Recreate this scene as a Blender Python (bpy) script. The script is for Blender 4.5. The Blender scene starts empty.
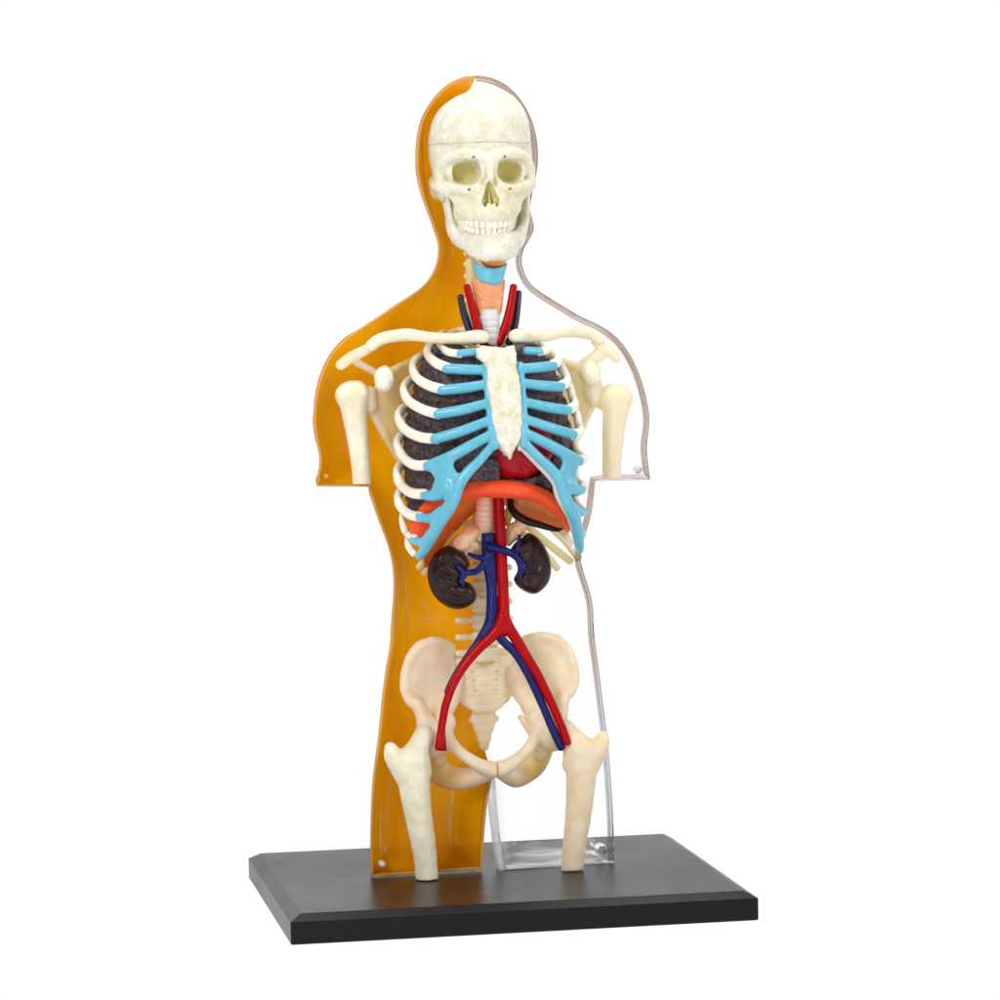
import bpy, math, random
import numpy as np
from mathutils import Vector, Matrix
from mathutils.geometry import delaunay_2d_cdt

random.seed(7); rng = np.random.default_rng(7)
S = 0.00034                       # metres per working unit (the torso stands about 28 cm tall)
scene = bpy.context.scene
col = scene.collection
PI = math.pi

# ------------------------------------------------------------------ camera
PW, PD, PH, PC, PCH = 470.0, 388.3, 28.7, 11.8, 6.3     # plate width, depth, thickness, chamfer
MX, MY = 236.2, 201.1
YAW, PITCH, ROLL, F = 0.176, 0.0669, -0.0194, 3502.9
CAM = np.array([-383.0 - MX, -3366.1 - MY, 629.2])
def cam_axes():
    cy, sy, cp, sp = math.cos(YAW), math.sin(YAW), math.cos(PITCH), math.sin(PITCH)
    f = np.array([sy*cp, cy*cp, -sp]); r = np.array([cy, -sy, 0.0]); u = np.cross(r, f)
    cr, sr = math.cos(ROLL), math.sin(ROLL)
    return cr*r + sr*u, -sr*r + cr*u, f
CR, CU, CF = cam_axes()
cd = bpy.data.cameras.new('camera'); cam = bpy.data.objects.new('camera', cd); col.objects.link(cam)
cd.sensor_width = 36; cd.lens = 36*F/1000; cd.clip_start = 0.01; cd.clip_end = 100
M = Matrix.Identity(4)
for i in range(3):
    M[i][0] = CR[i]; M[i][1] = CU[i]; M[i][2] = -CF[i]; M[i][3] = CAM[i]*S
cam.matrix_world = M
scene.camera = cam

# torso frame: turned a few degrees on its plate
TA = math.radians(4.0)
TR = np.array([[math.cos(TA), -math.sin(TA), 0], [math.sin(TA), math.cos(TA), 0], [0, 0, 1]])
CL = TR.T @ CAM
def P(px, py, y=0.0):
    """a traced point of the photograph set on the torso's frontal plane at depth y"""
    d = TR.T @ (CF + CR*(px-500)/F - CU*(py-500)/F)
    t = (y - CL[1])/d[1]
    return CL + d*t
def PS(px, py, fn):
    y = -40.0
    for _ in range(30):
        p = P(px, py, y); y = 0.5*y + 0.5*fn(p[0], p[2])
    return P(px, py, y)

# ------------------------------------------------------------------ mesh plumbing
def link(name, verts, faces, mat, parent=None, smooth=True, world=False, attr=None):
    v = np.asarray(verts, dtype=np.float64).reshape(-1, 3)
    if not world: v = v @ TR.T
    me = bpy.data.meshes.new(name)
    if parent is not None: v = v+np.array([0, 0, PH])
    me.from_pydata((v*S).tolist(), [], [list(map(int, f)) for f in faces])
    if smooth: me.polygons.foreach_set('use_smooth', [True]*len(me.polygons))
    if attr is not None:
        a = me.attributes.new('wash', 'FLOAT', 'POINT'); a.data.foreach_set('value', np.asarray(attr, dtype=np.float32))
    me.materials.append(mat); me.update()
    o = bpy.data.objects.new(name, me); col.objects.link(o)
    if parent is not None: o.parent = parent
    return o

def catmull(pts, n=8, closed=False):
    p = np.asarray(pts, float); m = len(p); out = []
    rngi = range(m) if closed else range(m-1)
    for i in rngi:
        if closed: a, b, c, d = p[(i-1) % m], p[i], p[(i+1) % m], p[(i+2) % m]
        else: a, b, c, d = p[max(i-1, 0)], p[i], p[i+1], p[min(i+2, m-1)]
        for k in range(n):
            t = k/n
            out.append(0.5*((2*b)+(-a+c)*t+(2*a-5*b+4*c-d)*t*t+(-a+3*b-3*c+d)*t**3))
    if not closed: out.append(p[-1])
    return np.array(out)

def tube_geo(pts, rad, n=6, seg=14, flat=1.0, up=(0, 0, 1), cap=True, closed=False, jitter=0.0):
    """pts in torso units, rad per control point; flat = width along the second axis over the 'up' axis"""
    q = np.array([list(p)+[r] for p, r in zip(pts, rad if hasattr(rad, '__len__') else [rad]*len(pts))])
    c = catmull(q, n, closed) if n > 1 else q
    pos, r = c[:, :3], c[:, 3]
    if closed:
        T = np.roll(pos, -1, 0)-np.roll(pos, 1, 0)
    else:
        T = np.gradient(pos, axis=0)
    T /= np.linalg.norm(T, axis=1)[:, None]+1e-9
    if cap and not closed:
        h0, h1, r0, r1 = [], [], r[0], r[-1]
        for a in (0.12, 0.35, 0.62, 0.85):
            h0.append((pos[0]-T[0]*r0*(1-a)**0.8*0.9, r0*math.sqrt(max(1-(1-a)**2, .05)), T[0]))
        for a in (0.85, 0.62, 0.35, 0.12):
            h1.append((pos[-1]+T[-1]*r1*(1-a)**0.8*0.9, r1*math.sqrt(max(1-(1-a)**2, .05)), T[-1]))
        pos = np.vstack([[h[0] for h in h0], pos, [h[0] for h in h1]])
        T = np.vstack([[h[2] for h in h0], T, [h[2] for h in h1]])
        r = np.concatenate([[h[1] for h in h0], r, [h[1] for h in h1]])
    up = np.asarray(up, float)
    V = []; a = np.linspace(0, 2*PI, seg, endpoint=False)
    for i in range(len(pos)):
        b = np.cross(T[i], up); b /= np.linalg.norm(b)+1e-9
        u = np.cross(b, T[i])
        rr = r[i]*(1+jitter*rng.normal(size=seg)) if jitter else r[i]
        V.append(pos[i] + (np.cos(a)*rr*flat)[:, None]*b + (np.sin(a)*rr)[:, None]*u)
    V = np.vstack(V); m = len(pos); Fc = []
    for i in range(m if closed else m-1):
        j = (i+1) % m
        for k in range(seg):
            l = (k+1) % seg
            Fc.append((i*seg+k, i*seg+l, j*seg+l, j*seg+k))
    if not closed:
        Fc.append(tuple(range(seg))[::-1]); Fc.append(tuple((m-1)*seg+k for k in range(seg)))
    return V, Fc
def tube(name, pts, rad, mat, parent, **k):
    V, Fc = tube_geo(pts, rad, **k); return link(name, V, Fc, mat, parent)
def mir(pts): return [np.array([-p[0], p[1], p[2]]) for p in pts]

# ------------------------------------------------------------------ implicit modelling: distance field -> surface nets
def smin(a, b, k):
    if k <= 0: return np.minimum(a, b)
    h = np.clip(0.5+0.5*(b-a)/k, 0, 1)
    return b*(1-h)+a*h-k*h*(1-h)
def smax(a, b, k): return -smin(-a, -b, k)
def poly2d(pts, X, Z):
    d = np.full(X.shape, 1e9, np.float32); s = np.ones(X.shape, np.float32); n = len(pts)
    for i in range(n):
        ax, az = pts[i]; bx, bz = pts[(i+1) % n]
        ex, ez = bx-ax, bz-az; wx, wz = X-ax, Z-az
        t = np.clip((wx*ex+wz*ez)/(ex*ex+ez*ez+1e-9), 0, 1)
        dx, dz = wx-ex*t, wz-ez*t
        d = np.minimum(d, dx*dx+dz*dz)
        c1 = Z >= az; c2 = Z < bz; c3 = ex*wz > ez*wx
        s = np.where((c1 & c2 & c3) | (~c1 & ~c2 & ~c3), -s, s)
    return s*np.sqrt(d)
class Field:
    def __init__(s, lo, hi, h, mirror=False):
        s.h = h; s.lo = np.array(lo, float)
        if mirror: s.lo[0] = -hi[0]
        n = [int(math.ceil((hi[i]-s.lo[i])/h))+1 for i in range(3)]
        if mirror: n[0] = 2*int(math.ceil(hi[0]/h))+1; s.lo[0] = -(n[0]//2)*h
        ax = [(s.lo[i]+h*np.arange(n[i])).astype(np.float32) for i in range(3)]
        s.X, s.Y, s.Z = np.meshgrid(*ax, indexing='ij')
        s.ax = ax
        if mirror: s.X = np.abs(s.X)
        s.D = np.full(s.X.shape, 1e3, np.float32)
    def put(s, d, k=0): s.D = smin(s.D, d.astype(np.float32), k); return s
    def cut(s, d, k=0): s.D = smax(s.D, -d.astype(np.float32), k); return s
    def keep(s, d, k=0): s.D = smax(s.D, d.astype(np.float32), k); return s
    def ell(s, c, r, rot=0.0, e=2.0):
        x, y, z = s.X-c[0], s.Y-c[1], s.Z-c[2]
        if rot:
            cc, ss = math.cos(rot), math.sin(rot); x, z = cc*x+ss*z, -ss*x+cc*z
        if e == 2.0:
            k0 = np.sqrt((x/r[0])**2+(y/r[1])**2+(z/r[2])**2); k1 = np.sqrt((x/r[0]**2)**2+(y/r[1]**2)**2+(z/r[2]**2)**2)
            return k0*(k0-1)/(k1+1e-6)
        k0 = (np.abs(x/r[0])**e+np.abs(y/r[1])**e+np.abs(z/r[2])**e)**(1/e)
        return (k0-1)*min(r)*1.0
    def cap(s, a, b, ra, rb=None, sc=(1, 1, 1)):
        rb = ra if rb is None else rb
        a = np.asarray(a, float); b = np.asarray(b, float); sc = np.asarray(sc, float)
        e = (b-a)*sc; L = e@e+1e-9
        px, py, pz = (s.X-a[0])*sc[0], (s.Y-a[1])*sc[1], (s.Z-a[2])*sc[2]
        t = np.clip((px*e[0]+py*e[1]+pz*e[2])/L, 0, 1)
        return np.sqrt((px-t*e[0])**2+(py-t*e[1])**2+(pz-t*e[2])**2)-(ra+(rb-ra)*t)
    def chain(s, pts, rad, k=2.0, kin=None, n=1, sc=(1, 1, 1)):
        q = np.array([list(p)+[r] for p, r in zip(pts, rad)])
        if n > 1: q = catmull(q, n)
        d = None
        for i in range(len(q)-1):
            c = s.cap(q[i][:3], q[i+1][:3], q[i][3], q[i+1][3], sc)
            d = c if d is None else smin(d, c, kin or 0)
        s.put(d, k); return s
    def prism(s, pts, yc, t, r=2.0):
        d2 = poly2d(pts, s.X[:, 0, :], s.Z[:, 0, :])[:, None, :]
        y0 = yc(s.X, s.Z) if callable(yc) else yc
        dy = np.abs(s.Y-y0)-t
        a, b = d2+r, dy+r
        return np.minimum(np.maximum(a, b), 0)+np.sqrt(np.maximum(a, 0)**2+np.maximum(b, 0)**2)-r
    def noise(s, amp, f, seed=0):
        g = np.random.default_rng(seed); d = 0
        for _ in range(5):
            k = g.normal(size=3); k /= np.linalg.norm(k); k = k*f*g.uniform(.7, 1.5)
            d = d+np.sin(s.X*k[0]+s.Y*k[1]+s.Z*k[2]+g.uniform(0, 6.28)+1.3*np.sin(s.Y*k[2]*0.7+s.X*k[1]))
        s.D = s.D+(amp*d/5).astype(np.float32); return s
    def mesh(s):
        D = s.D.copy(); ins = D < 0
        n = D.shape; cs = tuple(k-1 for k in n)
        cnt = np.zeros(cs, np.int16); acc = np.zeros(cs+(3,), np.float32)
        def sl(o): return tuple(slice(o[i], o[i]+cs[i]) for i in range(3))
        corners = [(i, j, k) for i in (0, 1) for j in (0, 1) for k in (0, 1)]
        for a in corners:
            for axi in range(3):
                if a[axi] == 1: continue
                b = list(a); b[axi] = 1; b = tuple(b)
                da, db = D[sl(a)], D[sl(b)]
                m = ins[sl(a)] != ins[sl(b)]
                if not m.any(): continue
                t = da[m]/(da[m]-db[m])
                p = np.tile(np.array(a, np.float32), (t.size, 1)); p[:, axi] += t
                acc[m] += p; cnt[m] += 1
        act = cnt > 0; idx = np.full(cs, -1, np.int64); N = int(act.sum()); idx[act] = np.arange(N)
        base = np.argwhere(act).astype(np.float32)
        V = (base+acc[act]/cnt[act][:, None])*s.h+s.lo
        quads = []
        for axi in range(3):
            o1, o2 = [(1, 2), (2, 0), (0, 1)][axi]
            A = [slice(None)]*3; B = [slice(None)]*3
            A[axi] = slice(0, n[axi]-1); B[axi] = slice(1, n[axi])
            for o in (o1, o2): A[o] = slice(1, n[o]-1); B[o] = slice(1, n[o]-1)
            ia, ib = ins[tuple(A)], ins[tuple(B)]
            m = np.argwhere(ia != ib)
            if not len(m): continue
            flip = ia[tuple(m.T)]
            c = m.copy(); c[:, o1] += 1; c[:, o2] += 1
            def g(d1, d2):
                e = c.copy(); e[:, o1] += d1; e[:, o2] += d2; return idx[tuple(e.T)]
            q = np.stack([g(-1, -1), g(0, -1), g(0, 0), g(-1, 0)], 1)
            q[~flip] = q[~flip][:, ::-1]
            quads.append(q)
        return V, np.vstack(quads)
    def build(s, name, mat, parent, wash=None):
        V, Q = s.mesh()
        att = wash(V) if wash is not None else None
        return link(name, V, Q, mat, parent, attr=att)

# ------------------------------------------------------------------ materials
def nodes(name):
    m = bpy.data.materials.new(name); m.use_nodes = True
    nt = m.node_tree; nt.nodes.clear(); return m, nt, nt.nodes, nt.links
def N(nd, t, **k):
    n = nd.new(t)
    for a, b in k.items():
        if a in n.inputs: n.inputs[a].default_value = b
        else: setattr(n, a, b)
    return n
def noise_node(nd, lk, scale, detail=4, rough=.55, coord=None):
    n = N(nd, 'ShaderNodeTexNoise'); n.inputs['Scale'].default_value = scale; n.inputs['Detail'].default_value = detail
    n.inputs['Roughness'].default_value = rough
    if coord is not None: lk.new(coord, n.inputs['Vector'])
    return n
def ramp(nd, lk, fac, stops):
    r = nd.new('ShaderNodeValToRGB'); e = r.color_ramp.elements
    while len(e) > 1: e.remove(e[-1])
    e[0].position = stops[0][0]; e[0].color = (*stops[0][1], 1)
    for p, c in stops[1:]:
        x = e.new(p); x.color = (*c, 1)
    lk.new(fac, r.inputs['Fac']); return r
def solid(name, c1, c2, rough=.35, scale=400, bump=.15, bscale=1500, sss=0.0, sssr=(1, .7, .4), coat=0.0, wash=None, spec=.5, dist=0.0006, trans=None):
    m, nt, nd, lk = nodes(name)
    out = nd.new('ShaderNodeOutputMaterial'); b = nd.new('ShaderNodeBsdfPrincipled')
    tc = nd.new('ShaderNodeTexCoord'); co = tc.outputs['Object']
    n1 = noise_node(nd, lk, scale, 5, .6, co)
    r = ramp(nd, lk, n1.outputs['Fac'], [(.32, c1), (.68, c2)])
    colr = r.outputs['Color']
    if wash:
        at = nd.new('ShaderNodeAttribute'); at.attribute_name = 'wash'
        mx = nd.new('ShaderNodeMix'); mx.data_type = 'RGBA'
        gm = nd.new('ShaderNodeNewGeometry'); pr = nd.new('ShaderNodeMapRange'); lk.new(gm.outputs['Pointiness'], pr.inputs['Value'])  # shade painted as darker olive into concave recesses, by pointiness
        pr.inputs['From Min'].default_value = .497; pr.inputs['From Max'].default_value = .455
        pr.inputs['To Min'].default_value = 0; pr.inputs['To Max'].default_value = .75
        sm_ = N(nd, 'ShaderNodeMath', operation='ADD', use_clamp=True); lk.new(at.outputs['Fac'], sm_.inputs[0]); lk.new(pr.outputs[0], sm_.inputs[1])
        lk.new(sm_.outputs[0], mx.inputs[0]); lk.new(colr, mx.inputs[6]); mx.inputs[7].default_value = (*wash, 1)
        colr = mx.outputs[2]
    lk.new(colr, b.inputs['Base Color'])
    b.inputs['Roughness'].default_value = rough; b.inputs['Specular IOR Level'].default_value = spec
    b.inputs['Coat Weight'].default_value = coat; b.inputs['Coat Roughness'].default_value = .12
    if sss:
        b.inputs['Subsurface Weight'].default_value = sss; b.inputs['Subsurface Radius'].default_value = sssr
        b.inputs['Subsurface Scale'].default_value = .0035
    if bump:
        n2 = noise_node(nd, lk, bscale, 4, .6, co)
        bp = nd.new('ShaderNodeBump'); bp.inputs['Strength'].default_value = bump; bp.inputs['Distance'].default_value = dist
        lk.new(n2.outputs['Fac'], bp.inputs['Height']); lk.new(bp.outputs[0], b.inputs['Normal'])
    if trans:
        tr = nd.new('ShaderNodeBsdfTranslucent'); tr.inputs[0].default_value = (*trans[1], 1)
        ms = nd.new('ShaderNodeMixShader'); ms.inputs[0].default_value = trans[0]
        lk.new(b.outputs[0], ms.inputs[1]); lk.new(tr.outputs[0], ms.inputs[2]); lk.new(ms.outputs[0], out.inputs[0])
    else: lk.new(b.outputs[0], out.inputs[0])
    return m
OLIVE = (.72, .64, .27)
MT = {}
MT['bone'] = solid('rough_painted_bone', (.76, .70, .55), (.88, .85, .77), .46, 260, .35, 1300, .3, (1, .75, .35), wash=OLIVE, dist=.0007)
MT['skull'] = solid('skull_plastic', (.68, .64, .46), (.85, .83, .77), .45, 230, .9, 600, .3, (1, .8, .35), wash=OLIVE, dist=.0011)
MT['smooth_bone'] = solid('smooth_cream_bone', (.74, .66, .46), (.86, .80, .65), .36, 200, .28, 420, .3, (1, .75, .4))
MT['rib'] = solid('rib_white', (.82, .77, .65), (.87, .83, .73), .28, 200, .08, 700, .25, (1, .8, .5), coat=.25)
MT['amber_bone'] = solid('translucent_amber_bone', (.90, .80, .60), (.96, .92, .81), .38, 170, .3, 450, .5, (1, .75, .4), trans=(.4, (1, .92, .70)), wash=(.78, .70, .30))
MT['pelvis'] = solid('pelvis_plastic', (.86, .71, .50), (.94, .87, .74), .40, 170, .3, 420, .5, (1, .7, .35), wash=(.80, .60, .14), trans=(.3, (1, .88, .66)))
MT['tooth'] = solid('tooth_plastic', (.82, .78, .62), (.90, .87, .76), .35, 500, .1, 900, .2)
MT['blue'] = solid('cartilage_blue', (.105, .41, .55), (.14, .47, .61), .28, 300, .06, 500, coat=.1, spec=.35)
MT['edge'] = solid('cartilage_grey_edge', (.55, .52, .46), (.62, .6, .55), .4)
MT['lung'] = solid('lung_marbled', (.022, .010, .014), (.125, .090, .105), .40, 700, 1.0, 520, coat=.1, spec=.35, dist=.0018)
MT['heart'] = solid('heart_red', (.36, .003, .008), (.46, .006, .012), .3, 200, .2, 250, coat=.08, spec=.2)
MT['artery'] = solid('artery_red', (.35, .000, .002), (.44, .001, .003), .3, 300, .12, 500, coat=.04, spec=.12)
MT['artery_dark'] = solid('artery_dark_red', (.18, .001, .004), (.26, .002, .005), .3, 300, .12, 500, coat=.05, spec=.15)
MT['vein'] = solid('vein_blue', (.004, .007, .09), (.010, .016, .15), .28, 400, .15, 500, coat=.08, spec=.2)
MT['vein_dark'] = solid('vein_blue_black', (.003, .003, .026), (.008, .009, .05), .3, 400, .15, 500, coat=.3)
MT['kidney'] = solid('kidney_brown', (.012, .003, .003), (.036, .012, .012), .34, 260, .2, 420, coat=.10, spec=.2)
MT['diaphragm'] = solid('diaphragm_red', (.80, .065, .018), (.86, .10, .030), .36, 150, .25, 380, sss=.1, spec=.25)
MT['diaphragm_under'] = solid('diaphragm_orange', (.98, .20, .02), (.98, .33, .06), .45, 150, .3, 380, sss=.15, spec=.25, trans=(.3, (1, .42, .10)))
MT['tissue'] = solid('adrenal_peach', (.88, .48, .27), (.92, .66, .45), .4, 260, .5, 420, sss=.2, spec=.3, dist=.001)
MT['tissue_pale'] = solid('pale_pink_tissue', (.88, .56, .40), (.92, .70, .55), .38, 200, .4, 380, sss=.2)
MT['yellow'] = solid('yellow_tissue', (.70, .50, .06), (.76, .58, .12), .35, 300, .2, 400)
MT['larynx'] = solid('larynx_peach', (.72, .27, .11), (.78, .35, .17), .36, 180, .12, 400, sss=.15)
MT['orange'] = solid('deep_orange', (.70, .18, .03), (.75, .22, .05), .35, 180, .1, 400)
MT['trachea'] = solid('trachea_white', (.66, .65, .68), (.74, .73, .76), .35, 250, .1, 400)
MT['edge_line'] = MT['edge']

def mat_amber(name, c_dark, c_light, clear=.35, ior=1.22):
    m, nt, nd, lk = nodes(name)
    out = nd.new('ShaderNodeOutputMaterial'); tc = nd.new('ShaderNodeTexCoord')
    n1 = noise_node(nd, lk, 22, 3, .5, tc.outputs['Object'])
    mp = nd.new('ShaderNodeMapping'); mp.inputs['Scale'].default_value = (1.3, 1, .55); mp.inputs['Rotation'].default_value = (0, .12, 0); lk.new(tc.outputs['Object'], mp.inputs[0])
    n4 = noise_node(nd, lk, 34, 3, .6, mp.outputs[0]); ma = N(nd, 'ShaderNodeMath', operation='MULTIPLY_ADD'); lk.new(n4.outputs['Fac'], ma.inputs[0]); ma.inputs[1].default_value = .5
    sb = N(nd, 'ShaderNodeMath', operation='MULTIPLY'); lk.new(n1.outputs['Fac'], sb.inputs[0]); sb.inputs[1].default_value = .5; lk.new(sb.outputs[0], ma.inputs[2])
    lt = tuple(min(1, v*1.12+.03) for v in c_light)
    r = ramp(nd, lk, ma.outputs[0], [(.34, c_dark), (.60, c_light), (.74, lt)])
    tr = nd.new('ShaderNodeBsdfTransparent'); tl = nd.new('ShaderNodeBsdfTranslucent'); df = nd.new('ShaderNodeBsdfDiffuse')
    for s in (tr, tl, df): lk.new(r.outputs[0], s.inputs['Color'])
    a = nd.new('ShaderNodeMixShader'); a.inputs[0].default_value = .5; lk.new(tl.outputs[0], a.inputs[1]); lk.new(df.outputs[0], a.inputs[2])
    b = nd.new('ShaderNodeMixShader'); b.inputs[0].default_value = clear; lk.new(a.outputs[0], b.inputs[1]); lk.new(tr.outputs[0], b.inputs[2])
    g = nd.new('ShaderNodeBsdfGlossy'); g.inputs['Roughness'].default_value = .16; g.inputs['Color'].default_value = (1, 1, 1, 1)
    n2 = noise_node(nd, lk, 35, 2, .5, tc.outputs['Object'])
    bp = nd.new('ShaderNodeBump'); bp.inputs['Strength'].default_value = .5; bp.inputs['Distance'].default_value = .005
    lk.new(n2.outputs['Fac'], bp.inputs['Height']); lk.new(bp.outputs[0], g.inputs['Normal'])
    fr = nd.new('ShaderNodeFresnel'); fr.inputs['IOR'].default_value = ior; lk.new(bp.outputs[0], fr.inputs['Normal'])
    c = nd.new('ShaderNodeMixShader'); lk.new(fr.outputs[0], c.inputs[0]); lk.new(b.outputs[0], c.inputs[1]); lk.new(g.outputs[0], c.inputs[2])
    lk.new(c.outputs[0], out.inputs[0]); return m
MT['amber'] = mat_amber('amber_translucent_plastic', (.66, .225, .001), (.88, .41, .002), .08)
MT['amber_rim'] = mat_amber('amber_cut_edge', (.80, .46, .10), (.90, .60, .22), .1, 1.03)

MT['mould'] = solid('amber_mould_mark', (.84, .50, .12), (.92, .62, .22), .4, 60, 0)
def mat_clear(name, tint, power=1.6, gloss=.10, base=(1, 1, 1), tint2=None, zr=(.05, .12)):
    m, nt, nd, lk = nodes(name)
    out = nd.new('ShaderNodeOutputMaterial')
    lw = nd.new('ShaderNodeLayerWeight'); lw.inputs['Blend'].default_value = .5
    pw = N(nd, 'ShaderNodeMath', operation='POWER'); lk.new(lw.outputs['Facing'], pw.inputs[0]); pw.inputs[1].default_value = power
    mx = nd.new('ShaderNodeMix'); mx.data_type = 'RGBA'; lk.new(pw.outputs[0], mx.inputs[0])
    mx.inputs[6].default_value = (*base, 1); mx.inputs[7].default_value = (*tint, 1)
    if tint2:
        tc = nd.new('ShaderNodeTexCoord'); sx = nd.new('ShaderNodeSeparateXYZ'); lk.new(tc.outputs['Object'], sx.inputs[0])
        mr = nd.new('ShaderNodeMapRange'); lk.new(sx.outputs['Z'], mr.inputs['Value'])
        mr.inputs['From Min'].default_value = zr[0]; mr.inputs['From Max'].default_value = zr[1]
        nn = noise_node(nd, lk, 30, 2, .5, tc.outputs['Object']); ad = N(nd, 'ShaderNodeMath', operation='MULTIPLY'); lk.new(mr.outputs[0], ad.inputs[0])
        r2 = ramp(nd, lk, nn.outputs['Fac'], [(.38, (.45, .45, .45)), (.58, (1, 1, 1))]); lk.new(r2.outputs[0], ad.inputs[1])
        mt = nd.new('ShaderNodeMix'); mt.data_type = 'RGBA'; lk.new(ad.outputs[0], mt.inputs[0])
        mt.inputs[6].default_value = (*tint2, 1); mt.inputs[7].default_value = (*tint, 1); lk.new(mt.outputs[2], mx.inputs[7])
        mb = nd.new('ShaderNodeMix'); mb.data_type = 'RGBA'; lk.new(ad.outputs[0], mb.inputs[0])
        mb.inputs[6].default_value = (.93, .94, .95, 1); mb.inputs[7].default_value = (*base, 1); lk.new(mb.outputs[2], mx.inputs[6])
    tr = nd.new('ShaderNodeBsdfTransparent'); lk.new(mx.outputs[2], tr.inputs[0])
    g = nd.new('ShaderNodeBsdfGlossy'); g.inputs['Roughness'].default_value = gloss
    fr = nd.new('ShaderNodeFresnel'); fr.inputs['IOR'].default_value = 1.45
    c = nd.new('ShaderNodeMixShader'); lk.new(fr.outputs[0], c.inputs[0]); lk.new(tr.outputs[0], c.inputs[1]); lk.new(g.outputs[0], c.inputs[2])
    lk.new(c.outputs[0], out.inputs[0]); return m
MT['clear'] = mat_clear('clear_acrylic', (.80, .78, .78), 5.0)
MT['clear_rim'] = mat_clear('clear_acrylic_edge', (.50, .33, .25), 1.0, .12, (.88, .76, .69), (.58, .60, .63))  # brown tint in the colour stands for dark room reflections

def mat_plate():
    m, nt, nd, lk = nodes('black_satin_plastic')
    out = nd.new('ShaderNodeOutputMaterial'); b = nd.new('ShaderNodeBsdfPrincipled'); tc = nd.new('ShaderNodeTexCoord')
    n1 = noise_node(nd, lk, 2600, 3, .6, tc.outputs['Object'])
    r = ramp(nd, lk, n1.outputs['Fac'], [(.35, (.002, .002, .003)), (.72, (.009, .009, .011))])
    lk.new(r.outputs[0], b.inputs['Base Color'])
    n3 = noise_node(nd, lk, 20, 5, .6, tc.outputs['Object'])
    mr = N(nd, 'ShaderNodeMapRange'); lk.new(n3.outputs['Fac'], mr.inputs['Value'])
    mr.inputs['From Min'].default_value = .3; mr.inputs['From Max'].default_value = .7; mr.inputs['To Min'].default_value = .27; mr.inputs['To Max'].default_value = .35
    lk.new(mr.outputs[0], b.inputs['Roughness'])
    b.inputs['Specular IOR Level'].default_value = .2
    bp = nd.new('ShaderNodeBump'); bp.inputs['Strength'].default_value = .25; bp.inputs['Distance'].default_value = .0002
    lk.new(n1.outputs['Fac'], bp.inputs['Height']); lk.new(bp.outputs[0], b.inputs['Normal'])
    lk.new(b.outputs[0], out.inputs[0]); return m
MT['plate'] = mat_plate()

# ------------------------------------------------------------------ root
root = bpy.data.objects.new('anatomy_torso_model', None); col.objects.link(root)
root.empty_display_size = .02; root.location = (0, 0, -PH*S)
root['label'] = 'human torso anatomy model with half amber, half clear shell standing on black rectangular base'
root['category'] = 'anatomy model'
ROOTS = []
def part(o, label=None):
    if label: o['label'] = label
    return o
def empty(name, label=None):
    o = bpy.data.objects.new(name, None); col.objects.link(o); o.parent = root; o.empty_display_size = .01
    if label: o['label'] = label
    return o

# ------------------------------------------------------------------ base plate
def plate():
    x0, x1, y0, y1 = -MX, PW-MX, -MY, PD-MY
    def ring(ins, z, r=1.6):
        out = []
        for cx, cy, a0 in ((x1-ins-r, y1-ins-r, 0), (x0+ins+r, y1-ins-r, 90), (x0+ins+r, y0+ins+r, 180), (x1-ins-r, y0+ins+r, 270)):
            for k in range(4):
                a = math.radians(a0+30*k); out.append((cx+r*math.cos(a), cy+r*math.sin(a), z))
        return out
    rings = [ring(1.0, -PH), ring(0, -PH+1), ring(0, -PCH-.7), ring(.5, -PCH), ring(PC-.6, -.4), ring(PC+.4, 0)]
    V = [p for r in rings for p in r]; n = 16; Fc = []
    for i in range(len(rings)-1):
        for k in range(n): Fc.append((i*n+k, i*n+(k+1) % n, (i+1)*n+(k+1) % n, (i+1)*n+k))
    Fc.append(tuple(range(n))[::-1]); Fc.append(tuple((len(rings)-1)*n+k for k in range(n)))
    return part(link('base', V, Fc, MT['plate'], root, smooth=False, world=True), 'black rectangular base with bevelled edge')
plate()

# ------------------------------------------------------------------ shell (two halves)
L_OUT = [(477,75.5),(464,77),(450,83),(438,93),(428,106),(421,120),(417,136),(415.5,154),(416,172),(419,188),(424,204),(430,220),(435,234),(438.5,246),
 (437,262),(432,274),(424,285),(412,294),(396,304),(380,315),(360,328),(343,339),(330,354),(321,372),(316,390),(313.5,410),(313,424),(315,438),(319,454),(319.4,466),(316,480),(317,486.5),
 (368,487),(370,496),(376,514),(382,530),(388,546),(392,562),(393.6,580),(393,600),(390.5,630),(390,645),(386,667),(382,697),(378,737),(373,775),(371,805),(370,850),(371,877)]
R_OUT = [(477,75.5),(490,77),(502,82),(514,91),(524,104),(532,120),(537,138),(538,156),(537.6,169),(533,188),(530,205),(530.5,216),(534.5,224),(533,234),(526,244),(522.5,252),
 (521,262),(525,276),(532,286),(546,296),(562,305),(580,317),(594,322),(608,330),(620,340),(630,354),(638,370),(644,388),(649,410),(649.5,424),(648,436),(646,448),(648,462),(650,479.5),
 (595,481),(592,512),(587,530),(581,548),(580,562),(585,576),(590,592),(592,600),(594,615),(593.5,630),(595.5,645),(598.5,667),(601.5,690),(604.5,715),(607.5,737),(610.5,775),(613,812),(614,850),(614,864.5)]
L_IN = [(482,869),(483.5,841),(487,800),(492,778)]           # inside of the amber leg
R_IN = [(505,869.5),(501,850),(497,815),(494,778)]           # inside of the clear leg
def dens(pts, step=5.0):
    out = []
    for a, b in zip(pts[:-1], pts[1:]):
        n = max(1, int(np.linalg.norm(b-a)/step))
        for k in range(n): out.append(a+(b-a)*k/n)
    out.append(pts[-1]); return np.array(out)
def xz(pts): return np.array([P(a, b, 0)[[0, 2]] for a, b in pts])
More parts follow.
